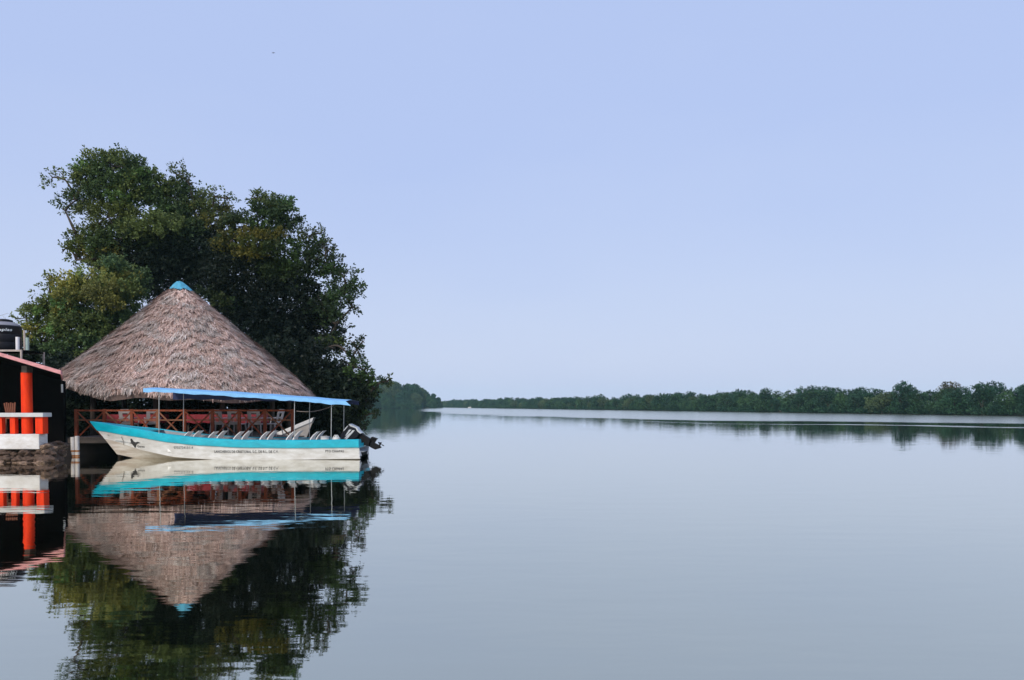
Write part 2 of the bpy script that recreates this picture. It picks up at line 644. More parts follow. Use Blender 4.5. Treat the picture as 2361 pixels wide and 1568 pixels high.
def roof_pt(th, t, lift=0.0):
    """Point of the thatch surface: th round the roof, t from tip 0 to eave 1."""
    c, s = math.cos(th), math.sin(th)
    n = 2.0 + (1.686 if c < 0 else 0.217) * min(1, t)
    r = (abs(c) ** n + abs(s) ** n) ** (-1 / n)
    clip = lambda v: min(1.0, max(0.0, v))
    t = t * (1 - 0.243 * clip((-c + 0.25) / 0.6) * clip((s + 0.997) / 0.48))   # cut short over the restaurant side
    x = AP.x + (PC.x - AP.x) * t + (5.304 if c < 0 else 4.585) * r * c * t
    y = AP.y + (PC.y - AP.y) * t + (4.02 if s < 0 else 4.7) * r * s * t
    z = AP.z + (EAVE_Z - AP.z) * (t ** 1.02)
    z -= 0.10 * math.exp(-t * 14)          # rounded tip
    z += lift
    z += (0.045 * math.sin(th * 5 + t * 9) + 0.03 * math.sin(th * 13 + t * 17) + 0.09 * mnoise.noise(Vector((x * 0.8, y * 0.8, z * 1.1)))) * min(1, t * 1.5)
    return Vector((x, y, z))


shelter = thing("thatched_shelter", (PC.x, PC.y, 0.4), "large palm-thatched shelter with a conical roof and blue cap beside the water", "shelter")
NT, NR = 72, 16
core = MB()
vs, fs = [], []
for i in range(NR + 1):
    for k in range(NT):
        vs.append(roof_pt(2 * math.pi * k / NT, max(0.004, i / NR), -0.06))
for i in range(NR):
    for k in range(NT):
        j = (k + 1) % NT
        fs.append((i * NT + k, i * NT + j, (i + 1) * NT + j, (i + 1) * NT + k))
n0 = len(vs)
for i in range(NR, -1, -4):                 # underside
    for k in range(NT):
        p = roof_pt(2 * math.pi * k / NT, max(0.004, i / NR * 0.985), -0.30 if i else -0.4)
        vs.append(p)
rings = NR // 4 + 1
for i in range(rings - 1):
    for k in range(NT):
        j = (k + 1) % NT
        fs.append((n0 + i * NT + k, n0 + i * NT + j, n0 + (i + 1) * NT + j, n0 + (i + 1) * NT + k))
for k in range(NT):
    j = (k + 1) % NT
    fs.append((NR * NT + k, NR * NT + j, n0 + j, n0 + k))
core.add(vs, fs).build("roof_core", "thatch_core", shelter, smooth=True)


def thatch_strands():
    rng = np.random.default_rng(5)
    V, T = [], []
    pal = np.array([(0.36, 0.255, 0.22), (0.43, 0.335, 0.295), (0.29, 0.20, 0.165), (0.34, 0.285, 0.255), (0.50, 0.40, 0.37), (0.15, 0.10, 0.085)])
    wts = np.array([0.30, 0.20, 0.20, 0.13, 0.09, 0.08])
    N = 125000
    for i in range(N):
        t = math.sqrt(rng.random()) * 1.0
        th = rng.random() * 2 * math.pi
        # strands nearest the eave hang over it in tufts
        tuft = 0.5 + 0.5 * math.sin(th * 61 + 2 * math.sin(th * 23))
        L = rng.uniform(0.10, 0.29)
        p0 = roof_pt(th, t)
        p1 = roof_pt(th + rng.normal() * 0.012 / max(t, 0.15), t + 0.03)
        d = (p1 - p0).normalized()
        tang = Vector((-math.sin(th), math.cos(th), 0))
        nrm = d.cross(tang)
        if nrm.z < 0: nrm = -nrm
        tang = nrm.cross(d).normalized()
        d = (d + tang * float(rng.normal()) * 0.24 + nrm * float(abs(rng.normal())) * 0.05).normalized()
        if t > 0.955:
            d = (d + Vector((0, 0, -1)) * rng.uniform(0.5, 1.6)).normalized()
            L *= 0.62 + 0.5 * tuft
        if t < 0.08: L *= 0.5
        w = rng.uniform(0.008, 0.018)
        frac = (t * 11 + 0.35 * math.sin(th * 9) + 0.2 * math.sin(th * 31)) % 1.0
        a = p0 + nrm * float(rng.uniform(-0.03, 0.03) + 0.085 * frac)
        b = a + d * L + nrm * float(rng.uniform(-0.01, 0.055))
        w2 = w * rng.uniform(0.15, 0.7)
        V.append((a - tang * w, a + tang * w, b + tang * w2, b - tang * w2))
        lap_shade = 0.86 + 0.20 * frac  # painted shade: strands darker just below the lap of the layer above
        pn = mnoise.noise(Vector((p0.x * 0.7, p0.y * 0.7, p0.z * 0.9)))
        c = 1.36 * pal[rng.choice(6, p=wts)] * rng.uniform(0.70, 1.25) * lap_shade * (1 + 0.34 * pn)
        pg = mnoise.noise(Vector((p0.x * 1.6 + 9, p0.y * 1.6, p0.z * 1.6)))
        c = c * (np.array([0.90, 0.99, 1.02]) if pg > 0.12 else np.array([1.0, 0.97, 0.96]))
        T.append(c)
    return np.array([[tuple(p) for p in q] for q in V]), np.array(T)


tv, tt = thatch_strands()
th_o = quad_object("thatch", tv, tt, "thatch", shelter)
th_o["kind"] = "stuff"
# blue cap
vs, fs = [], []
CN = 20
for i, (t, lf) in enumerate(((0.002, 0.17), (0.025, 0.20), (0.062, 0.19), (0.098, 0.15))):
    for k in range(CN):
        th = 2 * math.pi * k / CN
        vs.append(roof_pt(th, t * (1 + 0.12 * math.sin(k * 2.1)), lf + 0.015 * math.sin(k * 3.7 + i)))
for i in range(3):
    for k in range(CN):
        j = (k + 1) % CN
        fs.append((i * CN + k, i * CN + j, (i + 1) * CN + j, (i + 1) * CN + k))
fs.append(tuple(range(CN)))
MB().add(vs, fs).build("ridge_cap", "cap_tarp", shelter, smooth=True)["label"] = "faded blue tarpaulin cap over the tip"
# timber under the roof
post_pts = []
for k in range(10):
    th = 2 * math.pi * (k + 0.5) / 10
    p = roof_pt(th, 0.80)
    post_pts.append(p)
    z0 = 0.4
    MB().tube([(p.x, p.y, z0), (p.x + 0.02, p.y, (z0 + p.z) / 2), (p.x, p.y, p.z - 0.28)], [0.10, 0.095, 0.09], 9).build("support_post", "dark_wood", shelter, smooth=True)
for k in range(10):
    a, b = post_pts[k], post_pts[(k + 1) % 10]
    MB().tube([(a.x, a.y, a.z - 0.36), (b.x, b.y, b.z - 0.36)], 0.07, 8).build("ring_beam", "dark_wood", shelter, smooth=True)
    p0, p1 = roof_pt(2 * math.pi * (k + 0.5) / 10, 0.05), roof_pt(2 * math.pi * (k + 0.5) / 10, 0.97)
    MB().tube([p0 - Vector((0, 0, 0.42)), p1 - Vector((0, 0, 0.36))], 0.05, 7).build("rafter", "dark_wood", shelter, smooth=True)

# ------------------------------------------------------------------ deck over the water
DZ = 0.63
DY0 = 24.98
deck = thing("timber_deck", (-11.2, 28, 0), "dark timber deck on pilings under the thatched roof", "deck")
plank_me = None
x = -14.95
k = 0
while x < -7.45:
    w = 0.142
    xc = x + w / 2
    yb = 31.4
    if xc > -11.2:
        yb = min(yb, 26.2 + (-7.9 - xc) * (31.4 - 26.2) / 3.3) if xc < -7.9 else 26.2
    dz = random.uniform(-0.004, 0.004)
    if plank_me is None or yb < 31.39:
        o = MB().box((x, DY0, DZ - 0.04), (x + w, yb, DZ)).build("plank", "deck_wood", deck)
        if yb > 31.39: plank_me = o
    else:
        o = dup(plank_me, deck, (xc, (DY0 + yb) / 2, DZ - 0.04 + dz))
    x += 0.152
    k += 1
MB().box((-14.98, DY0 - 0.06, DZ - 0.20), (-7.42, DY0 - 0.004, DZ - 0.045)).build("edge_beam", "beam_grey", deck)
MB().box((-14.9, 27.9, DZ - 0.2), (-9.4, 28.05, DZ - 0.045)).build("joist", "dark_wood", deck)
MB().box((-14.9, 30.6, DZ - 0.2), (-11.2, 30.75, DZ - 0.045)).build("joist", "dark_wood", deck)
for px_, y_ in ((-13.4, 25.3), (-11.6, 25.3), (-9.8, 25.3), (-7.7, 25.3), (-13.4, 28), (-11.6, 28), (-9.9, 28)):
    MB().tube([(px_, y_, -0.6), (px_, y_, DZ - 0.205)], 0.09, 9).build("piling", "dark_wood", deck, smooth=True)

# ------------------------------------------------------------------ railing with crossed braces
RY = 25.06
rail = thing("wooden_railing", (-11, RY, DZ), "orange-brown wooden railing with crossed braces along the deck edge", "railing")
posts_px = [176, 241.5, 304.5, 364, 425.5, 490, 551.6, 611, 674.5]
RTOP = at(400, 944.5, RY).z
RMID = at(400, 968.5, RY).z
RBOT = DZ + 0.03
pxs = [at(p, 960, RY).x for p in posts_px]
for i, X in enumerate(pxs):
    pale = i in (3,)
    MB().box((X - 0.048, RY - 0.05, DZ), (X + 0.048, RY + 0.05, RTOP + 0.015)).build("post", "rail_pale" if pale else "rail_wood", rail, bevel=0.008)
    if i:
        X0 = pxs[i - 1]
        MB().box((X0 + 0.05, RY - 0.03, RTOP - 0.06), (X - 0.05, RY + 0.03, RTOP)).build("top_rail", "rail_wood", rail)
        MB().box((X0 + 0.05, RY - 0.022, RMID - 0.022), (X - 0.05, RY + 0.022, RMID + 0.022)).build("middle_rail", "rail_pale", rail)
        m1 = "rail_wood" if i % 2 else "rail_pale"
        MB().bar((X0 + 0.06, RY - 0.045, RTOP - 0.08), (X - 0.06, RY - 0.045, RBOT), 0.045, 0.028).build("brace", m1, rail)
        MB().bar((X0 + 0.06, RY + 0.045, RBOT), (X - 0.06, RY + 0.045, RTOP - 0.08), 0.045, 0.028).build("brace", "rail_wood", rail)

# ================================================================== the long turquoise and white boat
BY = 23.92                                  # centre line
XS, XB = -4.78, -13.05                      # transom, stem at mid height
HB = 0.95


def lerp_tab(tab, s):
    for (a, va), (b, vb) in zip(tab, tab[1:]):
        if s <= b:
            t = (s - a) / (b - a)
            t = t * t * (3 - 2 * t) * 0.35 + t * 0.65
            return va + (vb - va) * t
    return tab[-1][1]


SHEER = [(0, 0.640), (0.25, 0.625), (0.45, 0.635), (0.60, 0.70), (0.72, 0.80), (0.86, 0.985), (1.0, 1.19)]
BEAM = [(0, 0.86), (0.2, 0.95), (0.45, 0.95), (0.65, 0.84), (0.8, 0.60), (0.92, 0.27), (1.0, 0.03)]
CHINE_Z = [(0, 0.03), (0.3, 0.0), (0.55, 0.0), (0.72, 0.07), (0.86, 0.26), (1.0, 0.62)]
CHINE_W = [(0, 0.86), (0.4, 0.86), (0.65, 0.80), (0.8, 0.68), (0.92, 0.50), (1.0, 0.3)]
BANDH = [(0, 0.265), (0.5, 0.255), (0.8, 0.28), (1.0, 0.31)]
KEEL = [(0, -0.16), (0.6, -0.18), (0.82, -0.12), (0.93, 0.0), (1.0, 0.12)]


def bx(s, z):
    """Along-ship position; the stem rakes forward as it rises."""
    w = max(0.0, (s - 0.55) / 0.45) ** 2
    return XS + (XB - XS) * s - w * (z - 0.45) * 0.78


def hull_side(s, t):
    """Outer topside between chine (t=0) and the lower edge of the band (t=1), near side."""
    g, b = lerp_tab(SHEER, s), lerp_tab(BEAM, s)
    zc, yc = lerp_tab(CHINE_Z, s), b * lerp_tab(CHINE_W, s)
    zb, yb = g - lerp_tab(BANDH, s), b * 0.955
    z = zc + (zb - zc) * t
    y = yc + (yb - yc) * (t ** 1.15)
    return Vector((bx(s, z), BY - y, z))


NS = 48
boat = thing("passenger_boat", ((XS + XB) / 2, BY, 0), "long white open boat with turquoise sides, rows of seats and a blue awning", "boat")


def strip(profile, mat, name, smooth=True, parent=None):
    """Loft of a half section function s -> list of (y, z) mirrored on both sides."""
    mb = MB()
    for sgn in (-1, 1):
        vs, fs = [], []
        m = None
        for i in range(NS + 1):
            s = i / NS
            pr = profile(s)
            m = len(pr)
            for (y, z) in pr:
                vs.append((bx(s, z), BY + sgn * y, z))
        for i in range(NS):
            for k in range(m - 1):
                fs.append((i * m + k, i * m + k + 1, (i + 1) * m + k + 1, (i + 1) * m + k))
        mb.add(vs, fs)
    return mb, name, mat, smooth


def sec_bottom(s):
    b = lerp_tab(BEAM, s)
    return [(0.0, lerp_tab(KEEL, s)), (b * lerp_tab(CHINE_W, s) * 0.5, lerp_tab(KEEL, s) * 0.55 + lerp_tab(CHINE_Z, s) * 0.45 - 0.02),
            (b * lerp_tab(CHINE_W, s), lerp_tab(CHINE_Z, s))]


def sec_side(s):
    b = lerp_tab(BEAM, s)
    out = []
    for k in range(6):
        p = hull_side(s, k / 5)
        out.append((BY - p.y, p.z))
    return out


def sec_band(s):
    g, b, h = lerp_tab(SHEER, s), lerp_tab(BEAM, s), lerp_tab(BANDH, s)
    return [(b * 0.955, g - h), (b * 0.965 + 0.035, g - h + 0.02), (b * 0.99 + 0.045, g - h * 0.5), (b + 0.035, g - 0.02), (b + 0.015, g), (max(0.0, b - 0.07), g + 0.004), (max(0.0, b - 0.085), g - 0.03)]


def sec_inside(s):
    g, b = lerp_tab(SHEER, s), lerp_tab(BEAM, s)
    return [(max(0.0, b - 0.083), g - 0.028), (max(0.0, b * 0.86 - 0.06), 0.22 + max(0, s - 0.6) * 0.9), (0.0, 0.20 + max(0, s - 0.6) * 0.9)]


mb, nm, mt, sm = strip(sec_side, "hull_white", "hull")
# transom
vsT = []
for sgn in (-1, 1):
    for k in range(6):
        p = hull_side(0, k / 5)
        vsT.append((XS, BY + sgn * (BY - p.y), p.z))
mb.add([(XS, BY, -0.16)] + vsT[5::-1] + vsT[6:], [tuple(range(13))])
hull = mb.build("hull", "hull_white", boat, smooth=True)
mb, *_ = strip(sec_bottom, "hull_bottom", "bottom")
mb.build("hull_bottom", "hull_bottom", boat, smooth=True)["label"] = "weathered brown-stained bottom planing surface"
mb, *_ = strip(sec_band, "turquoise", "band")
g = lerp_tab(SHEER, 0)
mb.add([(XS + 0.001, BY - 0.90, g - 0.265), (XS + 0.001, BY + 0.90, g - 0.265), (XS + 0.001, BY + 0.88, g), (XS + 0.001, BY + 0.55, g), (XS + 0.001, BY + 0.45, g - 0.13),
        (XS + 0.001, BY - 0.45, g - 0.13), (XS + 0.001, BY - 0.55, g), (XS + 0.001, BY - 0.88, g)], [(0, 1, 2, 3, 4, 5, 6, 7)])
mb.build("gunwale_band", "turquoise", boat, smooth=True)["label"] = "bright turquoise band below the gunwale"
mb, *_ = strip(sec_inside, "boat_inside", "inside")
mb.build("inner_lining", "boat_inside", boat, smooth=True)
# foredeck
vs = []
for i in range(12):
    s = 0.80 + 0.2 * i / 11
    b, g = lerp_tab(BEAM, s), lerp_tab(SHEER, s)
    vs += [(bx(s, g), BY - max(0, b - 0.08), g - 0.012), (bx(s, g), BY + max(0, b - 0.08), g - 0.012)]
fs = [(2 * i, 2 * i + 1, 2 * i + 3, 2 * i + 2) for i in range(11)]
MB().add(vs, fs).build("foredeck", "turquoise", boat)

# seats: six rows of two, white curved backs leaning aft
rows_px = [419.6, 477.9, 537.8, 598.3, 658.9, 713.6]
seat_src = None


def back_profile(th, zoff=0.0):
    pts_f, pts_b = [], []
    for i in range(8):
        t = i / 7
        x = 0.02 + 0.28 * t ** 0.85 - 0.05 * math.sin(math.pi * t)
        z = 0.42 * t - 0.05 * t * t
        pts_f.append((x, z))
        pts_b.append((x + th * (1 - 0.5 * t), z + 0.004))
    return pts_f + pts_b[::-1]


for ri, px in enumerate(rows_px):
    for sy in (-0.38, 0.38):
        X = at(px, 1000, BY - 0.4).x - 0.02
        Y = BY + sy
        pz = 0.50
        root = MB().box((X - 0.40, Y - 0.24, pz - 0.05), (X + 0.03, Y + 0.24, pz), 0.015)
        root.box((X - 0.36, Y - 0.2, 0.24), (X - 0.02, Y + 0.2, pz - 0.052))
        so = root.build("seat", "seat_white", boat)
        prof = [(X + a, pz + 0.003 + b) for a, b in back_profile(0.045)]
        # shell narrowing toward the top, so build as a tapered loft
        n = len(prof)
        vs = []
        for yy in (-1, 1):
            for (a, b) in prof:
                hw = 0.235 - 0.05 * max(0, (b - pz) / 0.42) ** 2
                vs.append((a, Y + yy * hw, b))
        fs = [tuple(range(n - 1, -1, -1)), tuple(range(n, 2 * n))] + [(i, (i + 1) % n, n + (i + 1) % n, n + i) for i in range(n)]
        MB().add(vs, fs).build("backrest", "seat_white", so, smooth=True)


# awning on thin poles
aw_pts = []
AWN_N0, AWN_N1 = BY - 1.0, BY + 1.0
AL = at(330, 895.5, AWN_N0)
AR = at(797, 925.0, AWN_N0)


def aw_z(x):
    t = (x - AL.x) / (AR.x - AL.x)
    return AL.z + (AR.z - AL.z) * (0.55 * t + 0.45 * t ** 1.7)


top, und = MB(), MB()
NA, NW = 40, 10
for mbx, dz in ((top, 0.0), (und, -0.006)):
    vs, fs = [], []
    for i in range(NA + 1):
        t = i / NA
        for k in range(NW + 3):
            if k == 0: y, zz = AWN_N0, -0.095 - 0.03 * t - 0.008 * math.sin(i * 1.9) - (0.02 if i % 9 < 2 else 0)
            elif k == NW + 2: y, zz = AWN_N1, -0.32 + 0.22 * t - 0.02 * math.sin(i * 1.3)
            else:
                u = (k - 1) / NW
                y = AWN_N0 + (AWN_N1 - AWN_N0) * u
                zz = 0.05 * math.sin(math.pi * u) - 0.012 * abs(math.sin(math.pi * t * 5))
            X = AL.x + (AR.x - AL.x) * t
            if k == 0 and i == NA: X += 0.16
            if dz: y += 0.006 if k == 0 else (-0.006 if k == NW + 2 else 0)
            vs.append((X, y, aw_z(X) + zz + (dz if 0 < k < NW + 2 else 0)))
    m = NW + 3
    for i in range(NA):
        for k in range(m - 1):
            fs.append((i * m + k, i * m + k + 1, (i + 1) * m + k + 1, (i + 1) * m + k))
    mbx.add(vs, fs)
aw = top.build("awning", "awning_top", boat, smooth=True)
aw["label"] = "sagging light blue tarpaulin awning"
und.build("awning_underside", "awning_shade", aw, smooth=True)["label"] = "underside of the awning, its shade painted dark navy"
for px in (366, 678, 763):
    for yy in (-0.86, 0.86):
        X = at(px, 960, BY - 0.86).x
        s = (X - XS) / (XB - XS)
        MB().tube([(X, BY + yy, lerp_tab(SHEER, s) - 0.02), (X + 0.02, BY + yy, aw_z(X) - 0.02)], 0.011, 7).build("awning_pole", "pole_metal", boat, smooth=True)
    MB().tube([(X + 0.02, BY - 0.86, aw_z(X) - 0.045), (X + 0.02, BY + 0.86, aw_z(X) - 0.045)], 0.014, 7).build("awning_bow", "pole_metal", boat, smooth=True)


def text_mesh(body, size):
    cu = bpy.data.curves.new("t", 'FONT')
    cu.body = body
    cu.size = size
    cu.resolution_u = 3
    cu.offset = 0.022
    cu.space_character = 1.08
    o = bpy.data.objects.new("t", cu)
    COL.objects.link(o)
    dg = bpy.context.evaluated_depsgraph_get()
    me = bpy.data.meshes.new_from_object(o.evaluated_get(dg))
    v = np.array([tuple(p.co) for p in me.vertices])
    f = [tuple(p.vertices) for p in me.polygons]
    bpy.data.objects.remove(o)
    bpy.data.curves.remove(cu)
    bpy.data.meshes.remove(me)
    return v, f


def s_of(X):
    lo, hi = 0.0, 1.0
    for _ in range(40):
        mid = (lo + hi) / 2
        if hull_side(mid, 0.55).x > X: lo = mid
        else: hi = mid
    return lo


def on_hull(x, z, out=0.006):
    s = s_of(x)
    for _ in range(4):                      # account for the rake at this height
        zc, zb = hull_side(s, 0).z, hull_side(s, 1).z
        t = min(1.0, max(0.02, (z - zc) / (zb - zc)))
        p = hull_side(s, t)
        s = min(0.999, max(0, s + (x - p.x) / (XB - XS)))
    return Vector((p.x, p.y - out, z))


def lettering(name, body, px0, px1, py_mid, height, mat, label):
    a, b = at(px0, py_mid, BY - 0.92), at(px1, py_mid, BY - 0.92)
    v, f = text_mesh(body, 1.0)
    x0, x1 = v[:, 0].min(), v[:, 0].max()
    y0, y1 = v[:, 1].min(), v[:, 1].max()
    vs = []
    for p in v:
        X = a.x + (p[0] - x0) / (x1 - x0) * (b.x - a.x)
        Z = a.z - height / 2 + (p[1] - y0) / (y1 - y0) * height
        vs.append(on_hull(X, Z))
    o = MB().add(vs, f).build(name, mat, boat)
    o["label"] = label
    return o


lettering("lettering", "LANCHEROS DE CRISTOBAL S.C. DE R.L. DE C.V.", 491, 641, 1041.8, 0.085, "ink", "long line of dark painted lettering amidships")
lettering("lettering", "PTO CHIAPAS", 749, 791, 1040.8, 0.075, "ink", "short dark painted words near the stern")
lettering("lettering", "0703724131-4", 392, 441, 1033, 0.085, "ink_faded", "faded registration number behind the bow")


def decal(name, poly_px, mat, label):
    pts = [at(px, py, BY - 0.62) for px, py in poly_px]
    vs = [on_hull(p.x, p.z, 0.008) for p in pts]
    o = MB().add(vs, [tuple(range(len(vs)))]).build(name, mat, boat)
    o["label"] = label
    return o


def z4(u, v):
    return ((420 + u / 10.73) / 1.7348, (1700 + v / 10.73) / 1.7348)


bird = [(780, 800), (880, 780), (875, 690), (900, 640), (960, 630), (1000, 720), (1060, 770), (1200, 745), (1300, 795), (1180, 815), (1110, 850), (1060, 920), (1040, 985), (985, 990), (950, 920), (900, 840)]
decal("emblem", [z4(1030 + (u - 1030) * 1.2, 810 + (v - 810) * 1.12) for u, v in bird], "ink", "black flying-bird emblem on the bow")
lets = [(1100, 930), (1200, 915), (1330, 920), (1480, 930), (1490, 960), (1380, 990), (1200, 985), (1110, 970)]
v, f = text_mesh("Garza", 1.0)
x0, x1, y0, y1 = v[:, 0].min(), v[:, 0].max(), v[:, 1].min(), v[:, 1].max()
vs = []
for p in v:
    q = z4(1095 + (p[0] - x0) / (x1 - x0) * 400, 995 - (p[1] - y0) / (y1 - y0) * 90)
    w = at(q[0], q[1], BY - 0.66)
    vs.append(on_hull(w.x, w.z, 0.008))
MB().add(vs, f).build("lettering", "ink", boat)["label"] = "small dark word beside the bird emblem"
# bow eye and short painter
MB().tube([on_hull(-13.0, 0.78, 0.01), on_hull(-13.02, 0.75, 0.05), on_hull(-13.0, 0.72, 0.01)], 0.012, 6).build("bow_eye", "pole_metal", boat, smooth=True)

pts = [on_hull(at(*z4(545, v_), BY - 0.5).x + 0.01 * math.sin(v_ * 0.02), at(*z4(545, v_), BY - 0.5).z, 0.022) for v_ in range(520, 900, 40)]
MB().tube(pts, 0.008, 6).build("bow_rope", "rope", boat, smooth=True)
# things lying in the stern
jug = thing("fuel_jug", (-5.75, BY + 0.25, 0.22), "small white plastic jug in the stern near the motor", "jug")
MB().lathe([(0.001, 0.0), (0.13, 0.0), (0.14, 0.03), (0.14, 0.36), (0.11, 0.44), (0.04, 0.47), (0.04, 0.50), (0.001, 0.50)], (-5.75, BY + 0.25, 0.22), 16).build("body", "jug_white", jug, smooth=True)
MB().tube([(-5.85, BY + 0.25, 0.66), (-5.80, BY + 0.25, 0.73), (-5.70, BY + 0.25, 0.73), (-5.66, BY + 0.25, 0.66)], 0.014, 6).build("handle", "jug_white", jug, smooth=True)
jug2 = thing("white_bucket", (-6.15, BY + 0.35, 0.22), "white bucket in the boat left of the fuel jug", "bucket")
MB().lathe([(0.001, 0.0), (0.12, 0.0), (0.145, 0.44), (0.155, 0.44), (0.155, 0.47), (0.135, 0.47), (0.11, 0.05), (0.001, 0.05)], (-6.15, BY + 0.35, 0.22), 16).build("body", "jug_white", jug2, smooth=True)
MB().tube([(-6.29, BY + 0.35, 0.65), (-6.2, BY + 0.3, 0.72), (-6.08, BY + 0.3, 0.72), (-6.01, BY + 0.35, 0.65)], 0.008, 6).build("handle", "pole_metal", jug2, smooth=True)

# ------------------------------------------------------------------ outboard motor, tilted up
MY = BY


def z6(u, v, Y=None):
    p = at(737.8 + u * 0.07353, 956.9 + v * 0.07353, MY if Y is None else Y)
    return (p.x, p.z)


def poly6(pts):
    return [z6(u, v) for u, v in pts]


mo = thing("outboard_motor", (XS, MY, 0.45), "black outboard motor with silver stripes tilted up at the boat's stern", "motor")
MB().prism(poly6([(660, 640), (690, 580), (790, 470), (900, 345), (950, 300), (1000, 320), (1170, 400), (1230, 470), (1330, 570), (1230, 700), (1130, 800), (1000, 830), (850, 830), (700, 800)]),
           MY - 0.20, MY + 0.20, 0.06).build("cowl", "motor_black", mo, smooth=True)
MB().prism(poly6([(935, 292), (965, 275), (1190, 385), (1245, 480), (1330, 565), (1300, 578), (1205, 500), (1165, 415), (985, 345)]), MY - 0.206, MY + 0.206).build("cowl_trim", "motor_silver", mo)
MB().prism(poly6([(765, 505), (775, 470), (900, 330), (915, 350), (800, 490)]), MY - 0.19, MY + 0.19).build("cowl_trim", "motor_silver", mo)
MB().prism(poly6([(955, 455), (1030, 450), (870, 640), (835, 640)]), MY - 0.209, MY - 0.197).build("stripe", "motor_silver", mo)
MB().prism(poly6([(1060, 470), (1130, 475), (885, 755), (830, 760)]), MY - 0.209, MY - 0.197).build("stripe", "motor_silver", mo)
MB().prism(poly6([(870, 650), (985, 545), (1000, 560), (850, 720), (800, 730)]), MY - 0.208, MY - 0.197).build("stripe", "motor_silver", mo)
MB().prism(poly6([(1180, 780), (1330, 560), (1420, 640), (1570, 735), (1620, 790), (1560, 960), (1440, 965), (1300, 930)]), MY - 0.12, MY + 0.12, 0.035).build("midsection", "motor_dark", mo, smooth=True)
MB().prism(poly6([(1550, 770), (1640, 690), (1790, 745), (1770, 790), (1720, 870), (1840, 935), (1935, 1010), (1910, 1035), (1740, 1085), (1640, 1040), (1540, 980)]),
           MY - 0.045, MY + 0.045, 0.012).build("gearcase", "motor_dark", mo, smooth=True)
MB().prism(poly6([(1600, 720), (1640, 680), (1800, 735), (1790, 770)]), MY - 0.11, MY + 0.11).build("cavitation_plate", "motor_dark", mo)
hx, hz = z6(1880, 930)
for k in range(3):
    a = 2 * math.pi * k / 3 + 0.5
    dx, dz = 0.5, 0.86                       # blades stand round the shaft, which points up and aft
    ax = Vector((0.55, 0, 0.83))
    u1 = Vector((0, 1, 0))
    u2 = ax.cross(u1)
    rad = (u1 * math.cos(a) + u2 * math.sin(a))
    tg = ax.cross(rad)
    c0 = Vector((hx, MY, hz)) + ax * 0.03
    vs = [c0 + rad * 0.02 - tg * 0.02, c0 + rad * 0.07 - tg * 0.055 + ax * 0.02, c0 + rad * 0.13 - tg * 0.03 + ax * 0.02, c0 + rad * 0.14 + tg * 0.02, c0 + rad * 0.08 + tg * 0.05 - ax * 0.02, c0 + rad * 0.02 + tg * 0.02]
    vs2 = [p + ax * 0.008 for p in vs]
    MB().add(vs + vs2, [(0, 1, 2, 3, 4, 5), (11, 10, 9, 8, 7, 6)] + [(i, (i + 1) % 6, 6 + (i + 1) % 6, 6 + i) for i in range(6)]).build("propeller_blade", "motor_dark", mo)
MB().tube([(hx - 0.03, MY, hz - 0.045), (hx + 0.05, MY, hz + 0.075)], [0.035, 0.018], 10).build("propeller_hub", "motor_dark", mo, smooth=True)
MB().prism(poly6([(1215, 730), (1330, 760), (1380, 900), (1330, 960), (1300, 1000), (1290, 840), (1200, 830)]), MY - 0.16, MY + 0.16).build("clamp_bracket", "motor_dark", mo)
MB().tube([(XS + 0.02, MY - 0.1, 0.40), (XS + 0.16, MY - 0.1, 0.52)], 0.02, 8).build("tilt_strut", "motor_silver", mo, smooth=True)

# ------------------------------------------------------------------ second, smaller boat with its bow out
sk_bow = at(725.5, 962, 26.9)
hd = Vector((0.80, -0.60, 0)).normalized()
sd = Vector((-hd.y, hd.x, 0))
skiff = thing("white_skiff", (sk_bow.x, sk_bow.y, 0), "small plain white boat with its bow showing past the end of the railing", "boat")
SKL = 1.9


def sk(s, y, z):
    """s 0 stern .. 1 bow"""
    fwd = -SKL * (1 - s) - (sk_bow.z - z) * 0.62 * max(0, s - 0.3) / 0.7
    p = Vector((sk_bow.x, sk_bow.y, 0)) + hd * fwd + sd * y
    return (p.x, p.y, z)


mb, mg, mi = MB(), MB(), MB()
for sgn in (-1, 1):
    vs, vg, vi = [], [], []
    for i in range(17):
        s = i / 16
        b = 0.60 * (1 - max(0, (s - 0.1) / 0.9) ** 1.5) + 0.01
        g = 0.66 + (sk_bow.z - 0.66) * s ** 1.6
        h = 0.17
        vs += [sk(s, 0, -0.12 + 0.16 * s ** 6), sk(s, sgn * b * 0.72, 0.02 + 0.28 * s ** 3), sk(s, sgn * b * 0.93, g - h)]
        vg += [sk(s, sgn * b * 0.93, g - h), sk(s, sgn * (b + 0.03), g - h + 0.01), sk(s, sgn * (b + 0.04), g - 0.01), sk(s, sgn * (b - 0.05), g)]
        vi += [sk(s, sgn * max(0, b - 0.05), g - 0.004), sk(s, 0, 0.3 + 0.35 * s)]
    for V_, mbb, m in ((vs, mb, 3), (vg, mg, 4), (vi, mi, 2)):
        mbb.add(V_, [(i * m + k, i * m + k + 1, (i + 1) * m + k + 1, (i + 1) * m + k) for i in range(16) for k in range(m - 1)])
    mb.add([vs[0], vs[1], vs[2], sk(0, 0, 0.49)], [(0, 1, 2, 3)])
pm("skiff_hull", (0.50, 0.46, 0.43), 0.55, 0.2, 3)
mb.build("hull", "skiff_hull", skiff, smooth=True)
mg.build("gunwale_band", "seat_white", skiff, smooth=True)
mi.build("inner_lining", "boat_inside", skiff, smooth=True)

